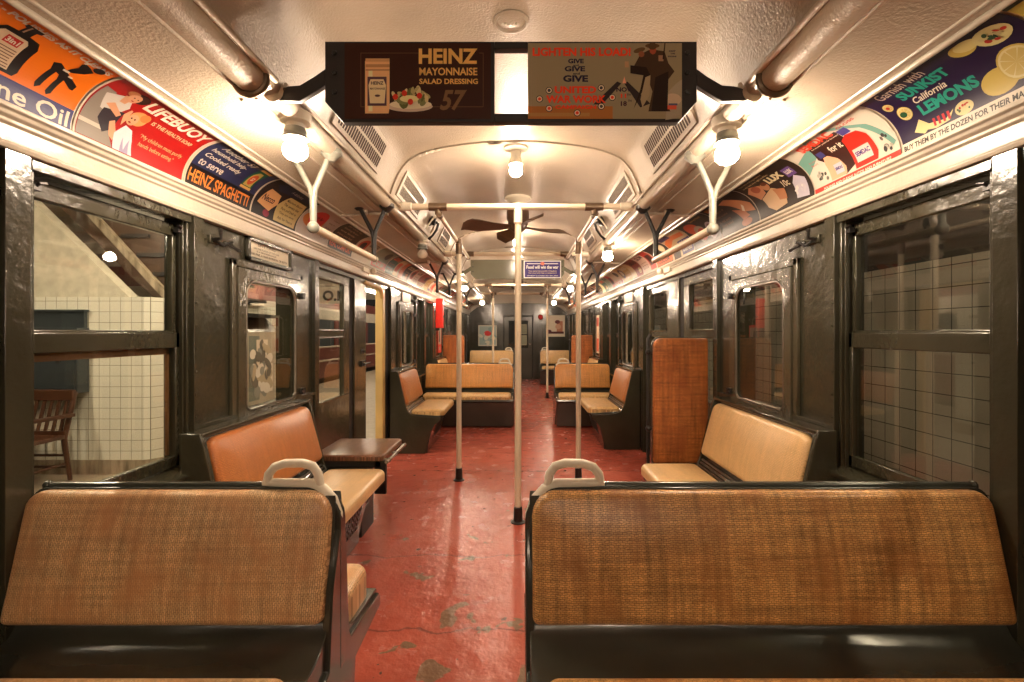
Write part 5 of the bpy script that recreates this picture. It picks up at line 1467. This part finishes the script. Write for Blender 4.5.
# framed notice above the small left window
t = thing('framed_notice', (-1.33, 2.62, 1.61), 'framed printed notice above the small left window', 'notice')
bm = nb()
for q in ((2.38, 2.40, 1.615, 1.735), (2.82, 2.84, 1.615, 1.735), (2.38, 2.84, 1.715, 1.735), (2.38, 2.84, 1.615, 1.635)): box(bm, -1.338, -1.318, *q)
obj('notice_frame', bm, M['green'], t, bevel=0.002)
E = [('rect', ink(222, 212, 190), 0, 0, 0.42, 0.085), ('text', ink(120, 110, 96), 'SPITTING', 0.09, 0.066, 0.18, 0.014, {'bold': 0.02}), ('text', ink(120, 112, 98), 'ON THE FLOOR OF THIS CAR', 0.05, 0.048, 0.26, 0.010, {'bold': 0.02}), ('text', ink(120, 112, 98), 'IS A MISDEMEANOR', 0.08, 0.034, 0.2, 0.009, {'bold': 0.02}), ('text', ink(74, 66, 58), '$500 FINE, A YEAR IN PRISON, OR BOTH', 0.02, 0.014, 0.38, 0.014, {'bold': 0.03})]
printed(E, flat_map((-1.335, 2.40, 1.633), (0, 1, 0), (0, 0, 1), (1, 0, 0)), 0, 'notice_paper', parent=t)
for side, nm in ((-1, 'left'), (1, 'right')):
    t = thing('framed_notice', (side * 1.33, 5.75, 1.61), 'small blank framed notice above the second small window on the %s wall' % nm, 'notice')
    bm = nb(); box(bm, side * 1.34, side * 1.325, 5.55, 5.95, 1.615, 1.73); obj('notice_frame', bm, M['ivory'], t, bevel=0.004)
# map hanging inside the small left window
E = [('rect', ink(176, 170, 150), 0, 0, 0.27, 0.37), ('rect', ink(120, 130, 120), 0.02, 0.02, 0.12, 0.35), ('rect', ink(196, 186, 160), 0.09, 0.12, 0.20, 0.33), ('rect', ink(96, 96, 84), 0.12, 0.18, 0.165, 0.30), ('rect', ink(206, 196, 170), 0.17, 0.05, 0.25, 0.2), ('ell', ink(140, 110, 70), 0.14, 0.12, 0.05, 0.025)] + leafs(0.135, 0.18, 0.10, 0.14, [ink(200, 196, 176), ink(130, 132, 118), ink(160, 150, 120), ink(96, 92, 78)], 40, 21)
printed(E, flat_map((-1.3285, 2.375, 0.885), (0, 1, 0), (0, 0, 1), (1, 0, 0)), 0, 'map_sheet', label='faded map sheet stuck low on the small left window', cat='map')

# red box beside the far left windows
t = thing('red_box', (-1.28, 7.72, 1.33), 'tall bright red box on the left wall past the far windows', 'box')
bm = nb(); box(bm, -1.315, -1.20, 7.68, 7.80, 1.33, 1.80); obj('box_body', bm, M['red'], t, bevel=0.006)
bm = nb(); box(bm, -1.318, -1.26, 7.70, 7.78, 1.29, 1.33); box(bm, -1.205, -1.196, 7.70, 7.78, 1.5, 1.53); obj('latch', bm, M['black'], t)
E = [('rect', ink(226, 60, 40), 0, 0, 0.34, 0.46), ('rect', ink(190, 170, 150), 0.03, 0.14, 0.31, 0.42), ('rect', ink(110, 90, 80), 0.06, 0.18, 0.2, 0.36), ('text', WH, 'HELP', 0.08, 0.04, 0.18, 0.06, {'bold': 0.03})]
printed(E, flat_map((-1.312, 7.90, 0.92), (0, 1, 0), (0, 0, 1), (1, 0, 0)), 0, 'wall_poster', label='red bordered poster below and past the red box on the left wall', cat='poster')
E = [('rect', ink(236, 216, 190), 0, 0, 0.26, 0.62), ('rect', ink(220, 96, 64), 0.03, 0.03, 0.23, 0.24), ('rect', ink(200, 70, 50), 0.03, 0.44, 0.23, 0.58), ('rect', ink(240, 200, 160), 0.07, 0.27, 0.19, 0.41)]
printed(E, flat_map((1.308, 7.98, 0.92), (0, -1, 0), (0, 0, 1), (-1, 0, 0)), 0, 'wall_poster', label='tall narrow red and cream poster on the far right wall', cat='poster')

# end wall posters
def wall_sheet(E, x, z, label, cat='poster', y=Y1 - 0.028):
    printed(E, flat_map((x, y, z), (1, 0, 0), (0, 0, 1), (0, -1, 0), 0.001), 0, 'wall_poster', label=label, cat=cat)
E = [('rect', ink(226, 224, 206), 0, 0, 0.50, 0.56), ('rect', ink(170, 190, 186), 0.03, 0.03, 0.47, 0.53), ('ell', ink(208, 60, 56), 0.25, 0.34, 0.10, 0.07)] + leafs(0.25, 0.26, 0.2, 0.22, [ink(226, 224, 206), ink(140, 170, 170)], 18, 2) + [('ell', ink(208, 60, 56), 0.26, 0.33, 0.09, 0.06)]
wall_sheet(E, -1.08, 0.90, 'pale blue poster with a red spot on the far end wall, left of the door')
E = [('rect', ink(244, 232, 208), 0, 0, 0.50, 0.58), ('rect', ink(206, 140, 110), 0.28, 0.14, 0.44, 0.42), ('ell', ink(110, 50, 50), 0.30, 0.40, 0.07, 0.05), ('rect', ink(90, 40, 44), 0.03, 0.08, 0.47, 0.14), ('ell', ink(90, 40, 44), 0.08, 0.14, 0.06, 0.05), ('ell', ink(226, 180, 150), 0.32, 0.27, 0.08, 0.07)]
wall_sheet(E, 0.76, 1.15, 'white poster with a reddish figure on the far end wall, right of the door')
for z, tx in ((1.22, 'upper'), (0.92, 'lower')):
    wall_sheet([('rect', ink(176, 176, 150), 0, 0, 0.20, 0.27), ('rect', ink(150, 152, 130), 0.02, 0.03, 0.18, 0.24)], 0.03, z, '%s of the two pale papers on the end door' % tx, 'paper', y=Y1 + 0.014)
t = thing('red_lamp', (0.60, Y1 - 0.03, 1.66), 'round red lamp on the far end wall beside the white poster', 'lamp')
bm = nb(); lathe(bm, (0.60, Y1 - 0.025, 1.68), [(0.075, 0), (0.075, 0.02), (0.06, 0.03)], 18, 0, (0, -1, 0)); obj('bezel', bm, M['black'], t)
bm = nb(); lathe(bm, (0.60, Y1 - 0.055, 1.68), [(0.06, 0), (0.055, 0.015), (0.03, 0.03), (0, 0.034)], 18, 0, (0, -1, 0)); obj('lens', bm, M['red'], t)

# ================================================================ OUTSIDE, LEFT: THE STATION PLATFORM
PZ = -0.12
bm = nb(); box(bm, -5.35, -1.52, -3, 22, PZ - 0.1, PZ)
struct('platform_floor', bm, M['concrete'])
bm = nb(); box(bm, -9.0, -1.5, -3, 22, 2.85, 2.95)
for k in range(12): box(bm, -9.0, -1.5, -1 + k * 1.9, -0.8 + k * 1.9, 2.65, 2.85)
struct('platform_ceiling', bm, M['plaster'])
bm = nb()
yw = 4.66; xc = -3.62
box(bm, -6.5, xc, yw, yw + 0.2, PZ + 0.14, 1.60, 0)
prism(bm, [(xc, yw), (xc + 0.05, yw + 0.02), (xc + 0.30, yw + 0.55), (xc + 0.30, yw + 2.0), (xc, yw + 2.0)], 'z', PZ + 0.14, 1.60, 1)
struct('booth_wall', bm, [M['tile_x'], M['tile_y']])
bm = nb()
box(bm, -6.5, xc, yw - 0.012, yw + 0.2, PZ, PZ + 0.14)
prism(bm, [(xc, yw - 0.012), (xc + 0.06, yw + 0.01), (xc + 0.315, yw + 0.55), (xc + 0.315, yw + 2.0), (xc, yw + 2.0)], 'z', PZ, PZ + 0.14)
struct('booth_wall_base', bm, M['stain'])
# plaster panel above the tiles, cut by the stair
bm = nb()
prism(bm, [(-6.5, 1.60), (-3.78, 1.60), (-4.85, 2.65), (-6.5, 2.65)], 'y', yw + 0.02, yw + 0.15)
struct('booth_wall_upper', bm, M['plaster'])
# staircase: dark sloping flight with pale stringer
t = thing('staircase', (-3.6, 5.6, 1.0), 'dark sloping staircase with pale stringers above the tiled wall, through the left window', 'staircase')
bm = nb()
prism(bm, [(-3.36, 1.26), (-4.98, 2.84), (-3.1, 2.84), (-3.1, 1.26)], 'y', yw + 0.25, yw + 0.32)
prism(bm, [(-3.36, 1.26), (-4.98, 2.84), (-4.7, 2.84), (-3.1, 1.26)], 'y', yw + 0.32, yw + 1.6)
obj('stair_soffit', bm, M['fan'], t)
bm = nb()
for k in range(7):
    x = -3.25 - k * 0.16; z = 1.30 + k * 0.195
    box(bm, x - 0.14, x + 0.14, yw + 0.22, yw + 1.6, z + 0.14, z + 0.18)
obj('treads', bm, M['black'], t)
bm = nb()
prism(bm, [(-3.40, 1.42), (-4.70, 2.84), (-4.66, 2.89), (-3.36, 1.47)], 'y', yw + 0.17, yw + 0.23)
obj('stringer', bm, M['stain'], t)
# cabinet
t = thing('wall_cabinet', (-4.6, yw - 0.1, 0.7), 'dark slate cabinet on the white tiled wall above the wooden chair', 'cabinet')
bm = nb(); box(bm, -5.1, -4.14, yw - 0.14, yw - 0.012, 0.68, 1.30); obj('cabinet_body', bm, M['navy'], t, bevel=0.004)
bm = nb(); box(bm, -5.08, -4.16, yw - 0.05, yw - 0.012, 1.30, 1.46); box(bm, -5.1, -4.14, yw - 0.07, yw - 0.012, 1.455, 1.475); obj('cabinet_head', bm, M['navy'], t)
for x0_, x1_ in ((-5.08, -4.61), (-4.59, -4.16)):
    bm = nb(); box(bm, x0_, x1_, yw - 0.155, yw - 0.14, 0.72, 1.27)
    dd = obj('cabinet_door', bm, M['navy'], t, bevel=0.003)
    bm = nb(); box(bm, x1_ - 0.16, x1_ - 0.13, yw - 0.168, yw - 0.155, 0.97, 1.05); obj('latch', bm, M['black'], dd)
# chair
def wooden_chair(cx, cy, z0):
    t = thing('wooden_armchair', (cx, cy, z0), 'brown slat-back wooden armchair on the platform by the tiled wall', 'chair')
    m = M['wood']
    # faces the car (-Y), seat 0.40 high
    w, dpt, hs = 0.27, 0.24, 0.40
    bm = nb(); slab(bm, rrect(cx - w, cx + w, cy - dpt, cy + dpt, 0.03, 4), 0.035, 0.012, -0.004, (0, 0, z0 + hs), (1, 0, 0), (0, 1, 0), (0, 0, 1)); obj('seat', bm, m, t)
    for sx in (-1, 1):
        bm = nb(); tube(bm, [(cx + sx * (w - 0.03), cy - dpt + 0.04, z0), (cx + sx * (w - 0.03), cy - dpt + 0.03, z0 + hs), (cx + sx * (w - 0.02), cy - dpt + 0.05, z0 + 0.60)], [0.017, 0.022, 0.018], 8); obj('leg', bm, m, t)
        bm = nb(); tube(bm, [(cx + sx * (w - 0.02), cy + dpt + 0.05, z0), (cx + sx * (w - 0.02), cy + dpt - 0.01, z0 + hs), (cx + sx * (w - 0.01), cy + dpt + 0.05, z0 + 0.66), (cx + sx * (w - 0.01), cy + dpt + 0.09, z0 + 0.82)], [0.017, 0.024, 0.02, 0.018], 8); obj('leg', bm, m, t)
        bm = nb(); prism(bm, [(cy - dpt - 0.02, z0 + 0.60), (cy + dpt + 0.03, z0 + 0.595), (cy + dpt + 0.03, z0 + 0.625), (cy - dpt - 0.02, z0 + 0.63)], 'x', cx + sx * (w + 0.02) - 0.03, cx + sx * (w + 0.02) + 0.03); obj('armrest', bm, m, t, bevel=0.005)
        bm = nb(); tube(bm, [(cx + sx * (w - 0.03), cy - dpt + 0.05, z0 + 0.16), (cx + sx * (w - 0.03), cy + dpt + 0.01, z0 + 0.16)], 0.012, 8); obj('stretcher', bm, m, t)
    bm = nb(); box(bm, cx - w, cx + w, cy + dpt + 0.05, cy + dpt + 0.09, z0 + 0.74, z0 + 0.84); obj('top_rail', bm, m, t, bevel=0.006)
    bm = nb(); box(bm, cx - w, cx + w, cy + dpt - 0.02, cy + dpt + 0.01, z0 + 0.43, z0 + 0.47); obj('lower_rail', bm, m, t)
    for k in range(7):
        x = cx - w + 0.06 + k * (2 * w - 0.12) / 6
        bm = nb(); prism(bm, [(cy + dpt - 0.012, z0 + 0.46), (cy + dpt + 0.062, z0 + 0.75), (cy + dpt + 0.076, z0 + 0.75), (cy + dpt + 0.002, z0 + 0.46)], 'x', x - 0.013, x + 0.013); obj('slat', bm, m, t)
    for yy, zz in ((cy - dpt + 0.04, 0.2), (cy + dpt + 0.03, 0.13), (cy + dpt + 0.02, 0.24)):
        bm = nb(); tube(bm, [(cx - w + 0.03, yy, z0 + zz), (cx + w - 0.03, yy, z0 + zz)], 0.012, 8); obj('stretcher', bm, m, t)
wooden_chair(-4.41, 4.18, PZ)

# train across the platform
t = thing('subway_train', (-6.2, 14, PZ), 'maroon and cream train standing across the platform, through the left door', 'train')
bm = nb(); box(bm, -7.6, -5.42, 7.2, 22, 0.0, 0.85); box(bm, -7.6, -5.42, 7.2, 22, 1.62, 1.95, 1); box(bm, -7.6, -5.42, 7.2, 22, 1.95, 2.25, 0)
for k in range(11):
    box(bm, -5.48, -5.42, 7.2 + k * 1.4, 7.5 + k * 1.4, 0.85, 1.62, 0)
box(bm, -5.425, -5.405, 7.2, 22, 0.83, 0.88, 1); box(bm, -5.425, -5.405, 7.2, 22, 0.45, 0.50, 1)
obj('car_body', bm, [M['traincar'], M['traincream']], t, bevel=0.01)
for k in range(10):
    bm = nb(); box(bm, -5.46, -5.45, 7.5 + k * 1.4, 8.6 + k * 1.4, 0.88, 1.62); obj('train_window', bm, M['navy'], t)
bm = nb(); box(bm, -7.5, -5.6, 7.4, 22, -0.6, -0.02); obj('underframe', bm, M['black'], t)
# column sign
t = thing('platform_sign', (-3.5, 9.0, 1.8), 'white hanging sign with black letters, through the left door window', 'sign')
bm = nb(); box(bm, -3.9, -3.0, 9.0, 9.05, 1.80, 2.10); obj('board', bm, M['traincream'], t, bevel=0.004)
bm = nb()
for x in (-3.8, -3.1): tube(bm, [(x, 9.025, 2.1), (x, 9.025, 2.86)], 0.012, 8)
obj('hanger', bm, M['black'], t)
printed([('text', K, 'O.H.', 0, 0, 0.5, 0.2, {'bold': 0.04})], flat_map((-3.66, 8.996, 1.85), (1, 0, 0), (0, 0, 1), (0, -1, 0)), 0, 'lettering', parent=t)
# platform tube lights
for k, (x, y) in enumerate([(-2.6, 1.6), (-2.6, 4.2), (-4.4, 2.9), (-2.9, 7.2), (-4.4, 9.6), (-2.9, 12.2), (-4.6, 15.0), (-3.0, 18.0)]):
    t = thing('platform_light', (x, y, 2.6), ['platform tube light nearest the left window', 'platform tube light above the chair side of the left window', 'platform tube light over the wooden chair', 'platform tube light past the staircase', 'platform tube light beside the far train', 'platform tube light before the farthest one', 'platform tube light over the middle of the train', 'farthest platform tube light'][k], 'lamp', 'tube lights under the platform ceiling')
    bm = nb(); box(bm, x - 0.09, x + 0.09, y - 0.65, y + 0.65, 2.58, 2.62); box(bm, x - 0.02, x + 0.02, y - 0.4, y - 0.36, 2.62, 2.852); box(bm, x - 0.02, x + 0.02, y + 0.36, y + 0.4, 2.62, 2.852); obj('fixture', bm, M['ivory'], t)
    bm = nb(); tube(bm, [(x, y - 0.6, 2.545), (x, y + 0.6, 2.545)], 0.035, 10); obj('tube', bm, M['tube'], t)

# ================================================================ OUTSIDE, RIGHT: TILED WALL CLOSE BY
bm = nb()
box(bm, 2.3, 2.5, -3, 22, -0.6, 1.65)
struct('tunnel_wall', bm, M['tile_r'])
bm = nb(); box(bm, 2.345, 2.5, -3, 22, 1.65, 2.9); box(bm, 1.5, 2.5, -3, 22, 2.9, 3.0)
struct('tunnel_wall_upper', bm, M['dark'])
bm = nb(); box(bm, 1.5, 2.5, -3, 22, -0.7, -0.6); struct('tunnel_floor', bm, M['concrete'])
for k, y in enumerate((0.4, 2.4, 5.0, 8.0)):  # unseen fixtures, added as dim fill light on the tiled wall
    t = thing('tunnel_fill_light', (2.2, y, 2.5), 'added fill tube over the tiled wall on the right, %s' % ['beside the viewer', 'level with the near right bench', 'level with the right doors', 'far down the car'][k], 'lamp', 'fill tubes added above the tiled wall')
    bm = nb(); box(bm, 2.15, 2.343, y - 0.5, y + 0.5, 2.45, 2.53); obj('fixture', bm, M['ivory'], t)
    bm = nb(); tube(bm, [(2.2, y - 0.45, 2.42), (2.2, y + 0.45, 2.42)], 0.03, 10); obj('tube', bm, M['tube_fill'], t)
